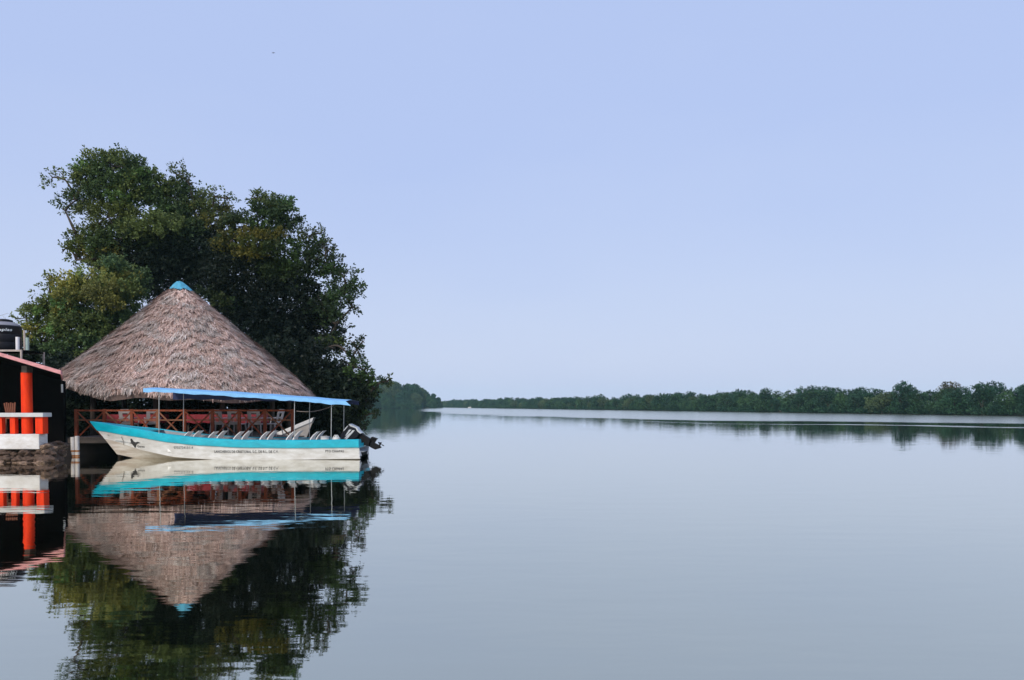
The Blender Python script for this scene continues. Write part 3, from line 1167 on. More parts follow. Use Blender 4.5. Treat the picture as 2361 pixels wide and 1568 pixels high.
# rope sagging from the awning's end to the shelter
ra, rb = at(770, 935, 24.6), at(684, 948, 26.0)
pts = []
for i in range(15):
    t = i / 14
    p = ra.lerp(rb, t)
    p.z -= 0.16 * math.sin(math.pi * t) * 0.6
    pts.append(p)
tag(MB().tube(pts, 0.012, 6).build("mooring_rope", "rope", smooth=True), "thin sagging rope between the awning and the shelter", "rope")

# ================================================================== furniture under the thatch
def make_chair(x, y, rz, label):
    """White plastic armchair; local -y is its back."""
    c = thing("plastic_chair", (x, y, DZ), label, "chair", "pale plastic chairs on the deck")
    cs, sn = math.cos(rz), math.sin(rz)

    def tr(mb):
        mb.v = [(x + p[0] * cs - p[1] * sn, y + p[0] * sn + p[1] * cs, DZ + p[2]) for p in mb.v]
        return mb
    m = "chair_plastic"
    tr(MB().box((-0.22, -0.20, 0.41), (0.22, 0.24, 0.44), 0.01)).build("seat", m, c)
    # back with two rows of openings
    bk = MB()

    def rear(z): return -0.20 - 0.13 * (z - 0.44) / 0.46
    def slab(x0, x1, z0, z1):
        vs = []
        for (xx, zz) in ((x0, z0), (x1, z0), (x1, z1), (x0, z1)):
            vs.append((xx, rear(zz), zz))
        for (xx, zz) in ((x0, z0), (x1, z0), (x1, z1), (x0, z1)):
            vs.append((xx, rear(zz) - 0.022, zz))
        bk.add(vs, [(0, 1, 2, 3), (7, 6, 5, 4), (0, 4, 5, 1), (1, 5, 6, 2), (2, 6, 7, 3), (3, 7, 4, 0)])
    slab(-0.21, 0.21, 0.80, 0.90)
    slab(-0.21, -0.09, 0.442, 0.799)
    slab(0.09, 0.21, 0.442, 0.799)
    slab(-0.089, 0.089, 0.442, 0.52)
    slab(-0.089, 0.089, 0.63, 0.68)
    vs = [(-0.21, rear(0.9), 0.901), (-0.12, rear(0.94), 0.94), (0.12, rear(0.94), 0.94), (0.21, rear(0.9), 0.901)]
    bk.add(vs + [(a, b - 0.022, z) for a, b, z in vs], [(0, 1, 2, 3), (7, 6, 5, 4), (0, 1, 5, 4), (1, 2, 6, 5), (2, 3, 7, 6)])
    tr(bk).build("backrest", m, c)
    for sx in (-1, 1):
        tr(MB().tube([(sx * 0.20, -0.19, 0.405), (sx * 0.24, -0.27, 0)], [0.026, 0.02], 6)).build("leg", m, c)
        tr(MB().tube([(sx * 0.20, 0.20, 0.405), (sx * 0.24, 0.25, 0)], [0.026, 0.02], 6)).build("leg", m, c)
        tr(MB().tube([(sx * 0.23, -0.25, 0.63), (sx * 0.26, 0.0, 0.64), (sx * 0.25, 0.2, 0.62), (sx * 0.215, 0.22, 0.445)], 0.02, 6)).build("armrest", m, c)
    return c


for px, yy, rz, lab in ((298, 25.75, 0.05, "pale plastic chair at the railing nearest the boat's bow"),
                        (352, 25.85, 0.5, "half-turned pale plastic chair in the third railing bay from the bow"),
                        (505, 25.72, 0.0, "pale plastic chair left of the three with open-slotted backs"),
                        (547, 25.74, -0.06, "pale plastic chair in the middle of the three with open-slotted backs"),
                        (591, 25.72, 0.04, "pale plastic chair right of the three with open-slotted backs"),
                        (629, 25.95, 1.35, "sideways pale plastic chair near the end of the railing")):
    p = at(px, 960, yy)
    make_chair(p.x, yy, rz, lab)

for px, yy, wd, lab in ((284, 26.75, 0.95, "red tablecloth behind the chair nearest the bow"), (348, 26.9, 0.85, "red tablecloth in the third railing bay from the bow"),
                        (470, 26.9, 1.0, "dim red tablecloth left of the slotted chairs"), (528, 26.85, 1.0, "red tablecloth between the first two slotted chairs"),
                        (576, 26.85, 1.0, "red tablecloth between the last two slotted chairs")):
    p = at(px, 960, yy)
    t = thing("dining_table", (p.x, yy, DZ), "small dining table hidden under the " + lab, "table", "tables under the thatch")
    MB().box((p.x - wd / 2, yy - 0.42, DZ + 0.71), (p.x + wd / 2, yy + 0.42, DZ + 0.74)).build("tabletop", "dark_wood", t)
    for sx in (-1, 1):
        for sy in (-1, 1):
            MB().box((p.x + sx * (wd / 2 - 0.08) - 0.025, yy + sy * 0.34 - 0.025, DZ), (p.x + sx * (wd / 2 - 0.08) + 0.025, yy + sy * 0.34 + 0.025, DZ + 0.708)).build("leg", "dark_wood", t)
    # cloth: top and a wavy skirt
    ring = []
    NC = 44
    for k in range(NC):
        u = k / NC * 4
        e = int(u)
        f_ = u - e
        a = [(-1, -1), (1, -1), (1, 1), (-1, 1)][e]
        b = [(1, -1), (1, 1), (-1, 1), (-1, -1)][e]
        ring.append((a[0] + (b[0] - a[0]) * f_, a[1] + (b[1] - a[1]) * f_))
    vs, fs = [], []
    for lv, (dz, fl) in enumerate(((0.0, 0.012), (-0.02, 0.022), (-0.30, 0.05))):
        for k, (a, b) in enumerate(ring):
            w_ = fl * (1 + 0.6 * math.sin(k * 1.9) * (lv == 2))
            vs.append((p.x + a * (wd / 2 + w_), yy + b * (0.42 + w_), DZ + 0.746 + dz + (0.02 * math.sin(k * 1.1) if lv == 2 else 0)))
    for lv in range(2):
        for k in range(NC):
            j = (k + 1) % NC
            fs.append((lv * NC + k, lv * NC + j, (lv + 1) * NC + j, (lv + 1) * NC + k))
    fs.append(tuple(range(NC)))
    tag(MB().add(vs, fs).build("tablecloth", "red_cloth", smooth=True), lab, "tablecloth", "red tablecloths under the thatch")

# ================================================================== white posts standing in the water
for px, lab in ((168.5, "white post in the water, left of the touching pair"), (178.5, "white post in the water, right of the touching pair")):
    b = at(px, 1053, 24.55)
    top = at(px, 1008 if px < 170 else 1005.5, 24.55).z
    t = thing("mooring_post", (b.x, 24.55, 0), lab, "post", "white posts between the restaurant and the deck")
    MB().tube([(b.x, 24.55, -0.6), (b.x, 24.55, top)], 0.068, 14).build("pipe", "piling_white", t, smooth=True)
    MB().tube([(b.x, 24.55, 0.16), (b.x, 24.55, 0.22)], 0.072, 14).build("rust_band", "rust", t, smooth=True)
    MB().tube([(b.x, 24.55, 0.005), (b.x, 24.55, 0.06)], 0.072, 14).build("rust_band", "rust", t, smooth=True)
b = at(141.5, 1047, 25.8)
t = thing("mooring_post", (b.x, 25.8, 0), "short pale post with dark foot in the gap beside the restaurant", "post", "white posts between the restaurant and the deck")
MB().tube([(b.x, 25.8, 0.17), (b.x + 0.01, 25.8, 0.5), (b.x - 0.02, 25.8, 0.645)], [0.05, 0.055, 0.085], 12).build("pipe", "piling_white", t, smooth=True)
MB().tube([(b.x, 25.8, -0.6), (b.x, 25.8, 0.169)], 0.05, 12).build("foot", "dark_wood", t, smooth=True)
pa, pb = at(135, 1047, 24.9), at(165, 1043, 24.5)
tag(MB().tube([pa, pa.lerp(pb, 0.4) - Vector((0, 0, 0.02)), pb], 0.03, 7).build("driftwood_branch", "rock_pale", smooth=True), "short driftwood branch floating beside the white posts", "branch")

# ================================================================== waterside restaurant at the left edge
FY = 22.05
rest = thing("waterside_restaurant", (-17, 24, 0.3), "open waterside restaurant with red-orange columns and pink roof edge", "restaurant")
XR = at(90, 1010, FY).x                     # right end of the plinth's front
z_pl0, z_pl1 = at(50, 1036, FY).z, at(50, 1001, FY).z
XL = -24.0
MB().box((XL, FY, z_pl0), (XR, FY + 0.42, z_pl1)).build("plinth", "concrete_white", rest, bevel=0.02)
MB().box((XL, FY - 0.03, at(50, 961.5, FY).z), (at(100.5, 955, FY).x, FY + 0.40, at(50, 952, FY).z)).build("counter_slab", "slab_grey", rest, bevel=0.012)
z_s0 = at(50, 961.5, FY).z
z_s1 = at(50, 952, FY).z


def pier(px0, px1, zt, zb, depth=0.30, y=FY + 0.04, nm="column"):
    a, b = at(px0, 980, y).x, at(px1, 980, y).x
    return MB().box((a, y, zb), (b, y + depth, zt)).build(nm, "orange_paint", rest, bevel=0.012)


zc_top = at(60, 859, FY).z
cxa = at(63, 980, FY + 0.2).x
for za, zb in ((z_s1 + 0.002, zc_top), (z_pl1 + 0.002, z_s0 - 0.002)):
    MB().tube([(cxa, FY + 0.2, za), (cxa, FY + 0.2, zb)], 0.148, 28).build("column", "orange_paint", rest, smooth=True)
pier(81, 98.5, z_s0 - 0.002, z_pl1 + 0.002, 0.26, nm="baluster")
pier(22.5, 34.5, z_s0 - 0.002, z_pl1 + 0.002, 0.16, nm="baluster")
pier(-8, 4.5, z_s0 - 0.002, z_pl1 + 0.002, 0.16, nm="baluster")
pier(-50, -38, z_s0 - 0.002, z_pl1 + 0.002, 0.16, nm="baluster")
pier(-120, -98, zc_top, z_s1 + 0.002)
# roof: one slope falling towards the deck, gable edge to the camera
r0, r1 = at(-10, 812, FY - 0.35), at(139.5, 856.5, FY - 0.35)
slope = (r1.z - r0.z) / (r1.x - r0.x)
ridge_x = r0.x - 1.6
ridge_z = r0.z - slope * 1.6
RYB = 25.3


def fall(mb):
    mb.v = [(p[0] - 0.60 * (p[1] - FY + 0.35), p[1], p[2] - 0.02 * (p[1] - FY + 0.35)) for p in mb.v]
    return mb


pl = [(ridge_x, ridge_z), (r1.x, r1.z), (r1.x, r1.z - 0.09), (ridge_x, ridge_z - 0.09)]
fall(MB().prism(pl, FY - 0.30, RYB)).build("roof", "shade_black", rest)
MB().prism([(ridge_x, ridge_z + 0.02), (r1.x + 0.01, r1.z + 0.025), (r1.x + 0.01, r1.z - 0.085), (ridge_x, ridge_z - 0.075)], FY - 0.36, FY - 0.302).build("fascia", "pink_fascia", rest)
fall(MB().prism([(r1.x + 0.002, r1.z + 0.02), (r1.x + 0.05, r1.z + 0.01), (r1.x + 0.05, r1.z - 0.09), (r1.x + 0.002, r1.z - 0.09)], FY - 0.30, RYB)).build("fascia", "pink_fascia", rest)
pl2 = [(ridge_x - 7, ridge_z + slope * 7), (ridge_x, ridge_z), (ridge_x, ridge_z - 0.09), (ridge_x - 7, ridge_z + slope * 7 - 0.09)]
fall(MB().prism(pl2, FY - 0.30, RYB)).build("roof", "roof_tile", rest)
nt_ = 22
for k in range(nt_):
    yy = FY - 0.28 + (RYB - FY + 0.28) * k / nt_
    fall(MB().prism([(ridge_x, ridge_z + 0.004), (r1.x, r1.z + 0.004), (r1.x, r1.z + 0.035), (ridge_x, ridge_z + 0.035)], yy, yy + 0.14, 0.01)).build("roof_rib", "roof_tile", rest)
# room behind, its darkness painted near-black
wx = r1.x - 0.60 * 3.0 - 0.1
wz = r1.z - 0.06 - 0.12
rx_, rz_ = ridge_x - 1.85, ridge_z - 0.18
MB().prism([(rx_ - 5.5, z_pl1 - 0.4), (wx, z_pl1 - 0.4), (wx, wz), (rx_, rz_), (rx_ - 5.5, rz_ + slope * 5.5)], RYB - 0.35, RYB - 0.2).build("back_wall", "shade_black", rest)
MB().add([(XL, FY + 0.43, z_pl1 - 0.03), (XR - 0.3, FY + 0.43, z_pl1 - 0.03), (XR - 2.1, RYB - 0.36, z_pl1 - 0.03), (XL, RYB - 0.36, z_pl1 - 0.03), (XL, FY + 0.43, z_pl0), (XR - 0.3, FY + 0.43, z_pl0), (XR - 2.1, RYB - 0.36, z_pl0), (XL, RYB - 0.36, z_pl0)], [(0, 1, 2, 3), (0, 4, 5, 1), (1, 5, 6, 2), (2, 6, 7, 3)]).build("floor_slab", "shade_black", rest)
for px in (63,):
    p = at(63, 853, FY + 0.2)
    MB().box((p.x - 0.08, FY + 0.05, zc_top + 0.002), (p.x + 0.08, FY + 0.33, zc_top + 0.20)).build("column_bracket", "beam_grey", rest)
lamp = thing("hanging_lamp", (at(143, 905, 24.3).x, 24.3, 2.0), "thin pale lamp tube hanging in the dark under the eave", "lamp")
p = at(143.3, 905, 24.3)
q = at(141.5, 886, 24.3)
MB().tube([(p.x, 24.3, p.z), (q.x + 0.02, 24.3, q.z)], 0.03, 9).build("tube", "glass_lamp", lamp, smooth=True)
MB().tube([(q.x + 0.02, 24.3, q.z + 0.002), (q.x, 24.3, 2.72)], 0.006, 6).build("cord", "dark_wood", lamp, smooth=True)

# brown chair behind the counter
cp = at(27, 940, 22.85)
wc = thing("wooden_chair", (cp.x, 22.85, z_pl1 + 0.03), "reddish-brown slatted chair standing behind the restaurant counter", "chair")
zf = z_pl1 + 0.032
ztop = at(27, 928, 22.85).z
for k in range(6):
    u = (k - 2.5) / 2.5
    MB().bar((cp.x + u * 0.11, 22.80, zf + 0.46), (cp.x + u * 0.165, 22.76, ztop - 0.02 + 0.02 * (k % 2)), 0.036, 0.018).build("slat", "chair_brown", wc)
MB().box((cp.x - 0.2, 22.80, zf + 0.41), (cp.x + 0.2, 23.2, zf + 0.45)).build("seat", "chair_brown", wc)
for sx in (-1, 1):
    for yy in (22.82, 23.16):
        MB().box((cp.x + sx * 0.17 - 0.02, yy, zf), (cp.x + sx * 0.17 + 0.02, yy + 0.035, zf + 0.408)).build("leg", "chair_brown", wc)

# stones of the embankment under the plinth
bank = MB().prism([(XL, -0.5), (XR - 0.1, -0.5), (XR - 0.1, z_pl0 - 0.01), (XL, z_pl0 - 0.01)], FY + 0.25, FY + 1.2).build("embankment_ground", "soil")
tag(bank, "dark earth core of the stone embankment under the restaurant", kind="structure")
rk_variants = []
for v_ in range(6):
    bm = bmesh.new()
    bmesh.ops.create_icosphere(bm, subdivisions=3, radius=1)
    for vtx in bm.verts:
        n = mnoise.noise(vtx.co * 1.3 + Vector((v_ * 7, 0, 0))) * 0.45 + mnoise.noise(vtx.co * 3.1 + Vector((0, v_ * 5, 0))) * 0.18
        vtx.co *= 1 + n
        vtx.co.z *= 0.72
    me = bpy.data.meshes.new("stone")
    bm.to_mesh(me)
    bm.free()
    me.materials.append(M["rock"] if v_ % 3 else M["rock_pale"])
    for p_ in me.polygons: p_.use_smooth = False
    rk_variants.append(me)
rr = random.Random(3)
stones = []
x = -17.4
while x < XR + 0.25:
    for row in range(3):
        s = rr.uniform(0.13, 0.24)
        stones.append((x + rr.uniform(-.1, .1), FY + 0.16 - 0.13 * (2 - row) + rr.uniform(-.08, .08), -0.05 + row * 0.15 + rr.uniform(-.03, .03), s))
    x += 0.27
for k in range(16):                         # heap at the corner
    stones.append((XR + 0.02 + rr.uniform(-0.1, 0.22), FY + 0.35 + rr.uniform(-0.1, 0.6), rr.uniform(-0.05, 0.55) * (1 - 0.25 * rr.random()), rr.uniform(0.13, 0.24)))
for k, (x, y, z, s) in enumerate(stones):
    o = bpy.data.objects.new("stone", rk_variants[k % 6])
    link(o, bank, (x, y, z))
    o.scale = (s * rr.uniform(0.9, 1.4), s, s * rr.uniform(0.7, 1.0))
    o.rotation_euler = (rr.uniform(-.3, .3), rr.uniform(-.3, .3), rr.uniform(0, 6.3))

# ------------------------------------------------------------------ water tank on its stand
TY = 27.0
tz0 = at(10, 809, TY).z
tr_ = 0.56
tx = at(44.5, 780, TY).x - tr_
ht = at(10, 752, TY).z - tz0
stand = thing("tank_stand", (tx, TY, 0.4), "pale metal frame stand carrying the water tank and pipes", "stand")
fx1 = at(77, 812, TY).x
for zz in (tz0 - 0.035,):
    MB().box((tx - 0.8, TY - 0.66, zz - 0.035), (fx1, TY - 0.60, zz + 0.03)).build("top_rail", "frame_paint", stand)
    MB().box((tx - 0.8, TY + 0.60, zz - 0.035), (fx1, TY + 0.66, zz + 0.03)).build("top_rail", "frame_paint", stand)
    MB().box((tx - 0.8, TY - 0.597, zz - 0.03), (fx1 - 0.01, TY + 0.597, zz + 0.025)).build("platform", "shade_black", stand)
for xx in (tx - 0.75, fx1 - 0.05):
    for yy in (TY - 0.66, TY + 0.60):
        MB().box((xx, yy + 0.002, 0.3), (xx + 0.05, yy + 0.058, tz0 - 0.072)).build("leg", "frame_paint", stand)
tank = thing("water_tank", (tx, TY, tz0), "black ribbed plastic water tank at the left edge above the pink roof", "tank")
MB().lathe([(0.001, 0.0), (tr_ - 0.02, 0.0), (tr_, 0.04), (tr_, ht * 0.3), (tr_ - 0.015, ht * 0.33), (tr_, ht * 0.36), (tr_, ht * 0.62), (tr_ - 0.015, ht * 0.65), (tr_, ht * 0.68), (tr_, ht - 0.03), (tr_ - 0.03, ht)],
           (tx, TY, tz0 + 0.002), 40).build("body", "tank_black", tank, smooth=True)
pm("tank_shoulder", (0.20, 0.20, 0.23), 0.4, 0.25, 6)
MB().lathe([(tr_ - 0.028, 0.0), (tr_ - 0.06, 0.05), (tr_ * 0.62, 0.13), (tr_ * 0.46, 0.15)], (tx, TY, tz0 + 0.003 + ht), 40).build("shoulder", "tank_shoulder", tank, smooth=True)
MB().lathe([(tr_ * 0.50, 0.0), (tr_ * 0.52, 0.02), (tr_ * 0.50, 0.07), (tr_ * 0.3, 0.10), (0.001, 0.105)], (tx, TY, tz0 + 0.15 + ht), 32).build("lid", "tank_black", tank, smooth=True)
v, f = text_mesh("Rotoplas", 1.0)
x0, x1, y0, y1 = v[:, 0].min(), v[:, 0].max(), v[:, 1].min(), v[:, 1].max()
vs = []
for p in v:
    u = (p[0] - x0) / (x1 - x0)
    w = (p[1] - y0) / (y1 - y0)
    ang = -math.pi / 2 - 0.62 + u * 1.30 + 0.35 + w * 0.05
    vs.append((tx + (tr_ + 0.006) * math.cos(ang), TY + (tr_ + 0.006) * math.sin(ang), tz0 + ht * 0.70 + w * 0.13 + u * 0.03))
MB().add(vs, f).build("lettering", "tank_text", tank)["label"] = "pale slanted maker's lettering on the tank"
for (u0, u1, v0, mat, lab, yy) in ((500, 610, 770, "pipe_white", "thick white pipe standing upright beside the water tank", TY - 0.45), (640, 695, 790, "beam_grey", "thin grey pipe just right of the white pipe by the tank", TY - 0.3),
                               (742, 800, 560, "frame_paint", "tall thin tan pole behind the pipes by the tank", TY - 0.1), (812, 910, 790, "pipe_green", "greenish upright pipe at the end of the tank stand", TY - 0.4)):
    a = at(u0 * 0.0735, 800, yy)
    b = at(u1 * 0.0735, 800, yy)
    zt = at(0, 720.5 + v0 * 0.0735, yy).z
    r_ = (b.x - a.x) / 2
    tag(MB().tube([((a.x + b.x) / 2, yy, tz0 - 0.004), ((a.x + b.x) / 2, yy, zt)], r_, 14).build("upright_pipe", mat, smooth=True), lab, "pipe", "pipes on the tank stand")

# ================================================================== the big trees behind the shelter
def c5(u, v):
    return (28.8 + u * 0.3676, 317 + v * 0.3676)


def c8(u, v):
    return (634 + u * 0.1654, 749.4 + v * 0.1654)


def lobes_from(tab, conv, k, Y, rng, squash=0.85):
    out = []
    for (u, v, ru, rv, dy, ci, df) in tab:
        px, py = conv(u, v)
        p = at(px, py, Y + dy)
        s = k / F_PX * (Y + dy)
        rx, rz = ru * s * 1.10, rv * s * 1.12
        out.append((p.x, p.y, p.z, rx, (rx + rz) / 2 * squash, rz, ci, df))
    return out


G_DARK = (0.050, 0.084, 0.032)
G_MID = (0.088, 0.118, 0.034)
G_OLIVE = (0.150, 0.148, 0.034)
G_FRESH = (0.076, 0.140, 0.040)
G_SHADE = (0.014, 0.024, 0.014)  # inner and back foliage, with its shade put into the leaf colour
COLS = [G_DARK, G_MID, G_OLIVE, G_FRESH, G_SHADE]


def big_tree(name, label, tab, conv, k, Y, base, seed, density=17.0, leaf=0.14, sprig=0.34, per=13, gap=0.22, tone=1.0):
    rng = np.random.default_rng(seed)
    lobes = lobes_from(tab, conv, k, Y, rng)
    clumps = []
    for (cx, cy, cz, rx, ry, rz, ci, df) in lobes:
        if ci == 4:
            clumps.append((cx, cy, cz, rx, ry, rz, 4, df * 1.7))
            continue
        if min(rx, rz) < 0.62:
            clumps.append((cx, cy, cz, rx, ry, rz, ci, df * 0.8))
            continue
        clumps.append((cx, cy, cz, rx * 0.70, ry * 0.70, rz * 0.70, 0 if ci in (0, 3) else 1, df * 0.9))
        for _ in range(9):
            d = norm(rng.normal(size=3))
            f_ = rng.uniform(0.30, 0.46)
            k_ = rng.uniform(0.58, 0.84)
            cj = ci if rng.random() < 0.66 else int(rng.choice([0, 1, 3]))
            clumps.append((cx + d[0] * rx * k_, cy + d[1] * ry * k_, cz + d[2] * rz * k_, rx * f_, ry * f_, rz * f_ * 0.85, cj, df * 0.95))
    t = thing(name, base, label, "tree", "big trees behind the thatched shelter")
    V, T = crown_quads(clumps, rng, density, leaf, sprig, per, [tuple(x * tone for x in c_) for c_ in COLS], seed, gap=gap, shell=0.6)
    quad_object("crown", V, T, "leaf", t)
    mb = MB()
    top = max(lobes, key=lambda l: l[2])
    fork = Vector(base).lerp(Vector(top[:3]), 0.30)
    limb(mb, base, fork, 0.34, 0.22, rng, 7, 0.05)
    order = sorted(lobes, key=lambda l: (Vector(l[:3]) - fork).length)
    nodes = [fork]
    for l in order:
        c = Vector(l[:3])
        cand = min(nodes, key=lambda n: (n - c).length + 0.8 * max(0, n.z - c.z))
        dist = (cand - c).length
        limb(mb, cand, c, min(0.17, 0.04 + 0.025 * dist), 0.035, rng, 6, 0.07)
        nodes.append(c)
        for j in range(4):
            d = norm(rng.normal(size=3))
            e = np.array(l[:3]) + d * np.array(l[3:6]) * 0.9
            limb(mb, c, e, 0.03, 0.008, rng, 4, 0.10)
    mb.build("trunk", "bark", t, smooth=True)
    return t


A = [  # tall tree on the left: u, v, radii, depth offset, colour, density
    (640, 185, 190, 115, 0, 0, 1), (470, 235, 110, 85, 0.3, 0, .9), (330, 265, 125, 62, 0, 1, .8), (250, 250, 50, 35, 0, 1, .5), (400, 395, 130, 65, 0.3, 0, .6), (330, 460, 60, 28, 0, 1, .25),
    (790, 215, 105, 90, 0, 0, 1), (900, 300, 110, 100, 0.5, 1, .9), (1030, 235, 65, 75, 0, 1, .55), (1110, 290, 60, 55, 0, 0, .5), (1000, 380, 140, 110, 0.5, 0, 1), (650, 360, 230, 110, 0.8, 0, 1),
    (1170, 420, 100, 80, 0.5, 1, .45), (1260, 370, 110, 45, 0, 1, .40), (1360, 385, 60, 28, 0, 0, .3), (1250, 500, 130, 90, 0.5, 2, .6), (600, 500, 170, 90, 0, 1, .9), (860, 560, 190, 110, -0.4, 1, 1),
    (490, 610, 110, 80, 0, 1, .7), (420, 660, 80, 80, 0, 1, .6), (680, 640, 200, 100, 0, 0, 1), (1050, 560, 190, 130, 0.5, 0, 1.1), (1130, 700, 240, 150, 1, 4, 1.3), (850, 760, 260, 140, 1, 4, 1.3),
    (400, 770, 60, 60, 0, 1, .5), (560, 760, 150, 90, 0, 2, .9), (1000, 870, 280, 150, 1.2, 4, 1.3), (340, 690, 45, 50, 0, 1, .2)]
B = [  # right-hand tree
    (1610, 420, 115, 75, 0, 1, .75), (1530, 380, 55, 40, 0, 1, .6), (1690, 470, 95, 75, 0, 0, .8), (1600, 530, 170, 80, 0.3, 0, .9), (1690, 600, 110, 70, 0, 0, .8), (1430, 560, 130, 70, 0.3, 1, .8),
    (1560, 680, 180, 85, -0.6, 2, 1.1), (1370, 660, 100, 80, -0.2, 2, .8), (1860, 620, 75, 60, 0, 1, .65), (1930, 600, 30, 35, 0, 1, .5), (1970, 700, 62, 65, 0, 1, .65), (1840, 720, 130, 80, 0, 3, .8),
    (1990, 800, 100, 75, 0, 3, .75), (2080, 880, 95, 65, 0, 0, .7), (2150, 930, 60, 50, 0, 0, .6), (2080, 990, 100, 80, 0, 0, .65), (2130, 1065, 55, 38, 0, 0, .5), (1760, 860, 220, 120, 0.4, 0, 1),
    (1450, 850, 230, 150, 0.6, 4, 1.3), (1950, 1080, 140, 90, 0.2, 0, .7), (2030, 1170, 90, 70, 0, 0, .55), (1700, 1050, 260, 160, 0.6, 4, 1.3), (1350, 1010, 150, 120, 0.4, 0, 1.1),
    (1900, 1230, 180, 130, 0.6, 4, .9), (1980, 1290, 110, 70, 0.3, 0, .5), (1700, 1300, 240, 170, 1.0, 4, 1.3), (1480, 1150, 200, 150, 1, 4, 1.2), (1650, 1560, 260, 180, 1.4, 4, 1.2)]
C = [  # low tree leaning over the water on the right
    (760, 300, 110, 70, 0.5, 0, .6), (1090, 250, 90, 60, 0, 0, .5), (1215, 240, 45, 60, 0, 0, .55), (1150, 340, 70, 60, 0, 0, .6), (960, 340, 120, 60, 0.3, 0, .5), (1080, 440, 140, 80, 0, 0, .9), (1130, 580, 140, 100, -0.3, 3, 1),
    (1250, 650, 100, 80, 0, 3, .9), (1330, 760, 90, 75, 0, 3, .9), (1440, 820, 90, 50, 0, 0, .8), (1550, 790, 70, 32, 0, 0, .7), (1595, 755, 22, 24, 0, 1, .6), (1180, 800, 180, 130, 0.2, 0, 1.2), (1360, 900, 110, 80, 0, 0, 1),
    (1050, 900, 220, 170, 0.6, 4, 1.4), (820, 800, 260, 260, 1.0, 4, 1.4), (1270, 1020, 130, 110, 0, 4, 1.2), (1080, 1150, 200, 150, 0.5, 4, 1.4), (1230, 1160, 90, 70, 0, 0, 1), (1370, 1230, 60, 42, 0, 0, .8),
    (1400, 1290, 22, 30, 0, 0, .6), (1220, 1300, 90, 90, 0, 3, .9), (1120, 1380, 130, 120, 0.3, 4, 1.3), (1240, 1430, 50, 60, 0, 3, .8), (850, 1250, 220, 220, 0.8, 4, 1.4), (600, 1100, 220, 260, 1.4, 4, 1.3), (650, 1350, 200, 150, 1.2, 4, 1.3)]
D = [  # olive tree low on the left
    (640, 830, 150, 85, 0, 2, 1), (470, 890, 140, 85, 0, 2, 1), (330, 930, 90, 70, 0, 2, .8), (235, 900, 45, 45, 0, 1, .6), (235, 990, 70, 75, 0, 1, .7), (600, 1000, 190, 110, -0.4, 2, 1.1), (380, 1040, 160, 110, -0.3, 2, 1.1),
    (180, 1090, 110, 75, 0, 1, .75), (90, 1130, 70, 50, 0, 1, .65), (110, 1210, 80, 60, 0, 1, .7), (760, 950, 130, 120, 0.4, 0, 1.1), (250, 1190, 140, 80, -0.2, 2, .9), (450, 1190, 210, 110, 0, 1, 1.1), (640, 1160, 180, 120, 0.4, 0, 1.2),
    (200, 1290, 140, 60, 0.2, 0, .9), (400, 1310, 200, 80, 0, 0, 1), (260, 1380, 170, 70, 0.5, 4, 1.1), (450, 1420, 200, 90, 0.6, 4, 1.2), (100, 1350, 110, 70, 0.4, 4, 1)]
big_tree("broadleaf_tree", "tallest dark green tree, its high crown above the thatched roof's tip", A, c5, 0.3676, 38.5, (-18.2, 39.0, 0.4), 21, tone=1.2)
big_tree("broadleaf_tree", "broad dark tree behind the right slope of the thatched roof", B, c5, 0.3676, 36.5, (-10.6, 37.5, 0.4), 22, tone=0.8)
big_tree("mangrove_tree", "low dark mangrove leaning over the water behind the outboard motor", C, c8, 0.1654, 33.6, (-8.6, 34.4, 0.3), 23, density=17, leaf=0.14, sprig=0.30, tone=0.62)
big_tree("broadleaf_tree", "olive-green bushy tree between the water tank and the thatched roof", D, c5, 0.3676, 35.6, (-20.3, 36.4, 0.4), 24, tone=1.5)

# shrubs that close the view under the trees
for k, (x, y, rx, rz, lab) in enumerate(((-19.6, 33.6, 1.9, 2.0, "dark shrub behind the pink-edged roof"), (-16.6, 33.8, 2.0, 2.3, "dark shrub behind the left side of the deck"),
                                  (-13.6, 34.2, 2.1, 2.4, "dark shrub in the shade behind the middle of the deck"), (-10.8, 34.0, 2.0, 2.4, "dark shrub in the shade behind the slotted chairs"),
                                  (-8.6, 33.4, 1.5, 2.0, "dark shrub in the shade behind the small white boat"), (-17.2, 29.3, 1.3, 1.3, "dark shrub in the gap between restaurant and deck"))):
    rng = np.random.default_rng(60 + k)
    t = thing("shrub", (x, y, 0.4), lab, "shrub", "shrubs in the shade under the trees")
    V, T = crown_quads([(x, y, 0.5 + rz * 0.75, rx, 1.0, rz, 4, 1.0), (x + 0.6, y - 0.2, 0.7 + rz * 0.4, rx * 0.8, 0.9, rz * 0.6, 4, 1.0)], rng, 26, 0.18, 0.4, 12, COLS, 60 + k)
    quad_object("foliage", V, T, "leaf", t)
    mb = MB()
    for j in range(5):
        limb(mb, (x + rng.normal() * 0.1, y, 0.3), (x + rng.normal() * rx * 0.5, y + rng.normal() * 0.4, 0.6 + rz), 0.05, 0.015, rng, 5)
    mb.build("stem", "bark", t, smooth=True)


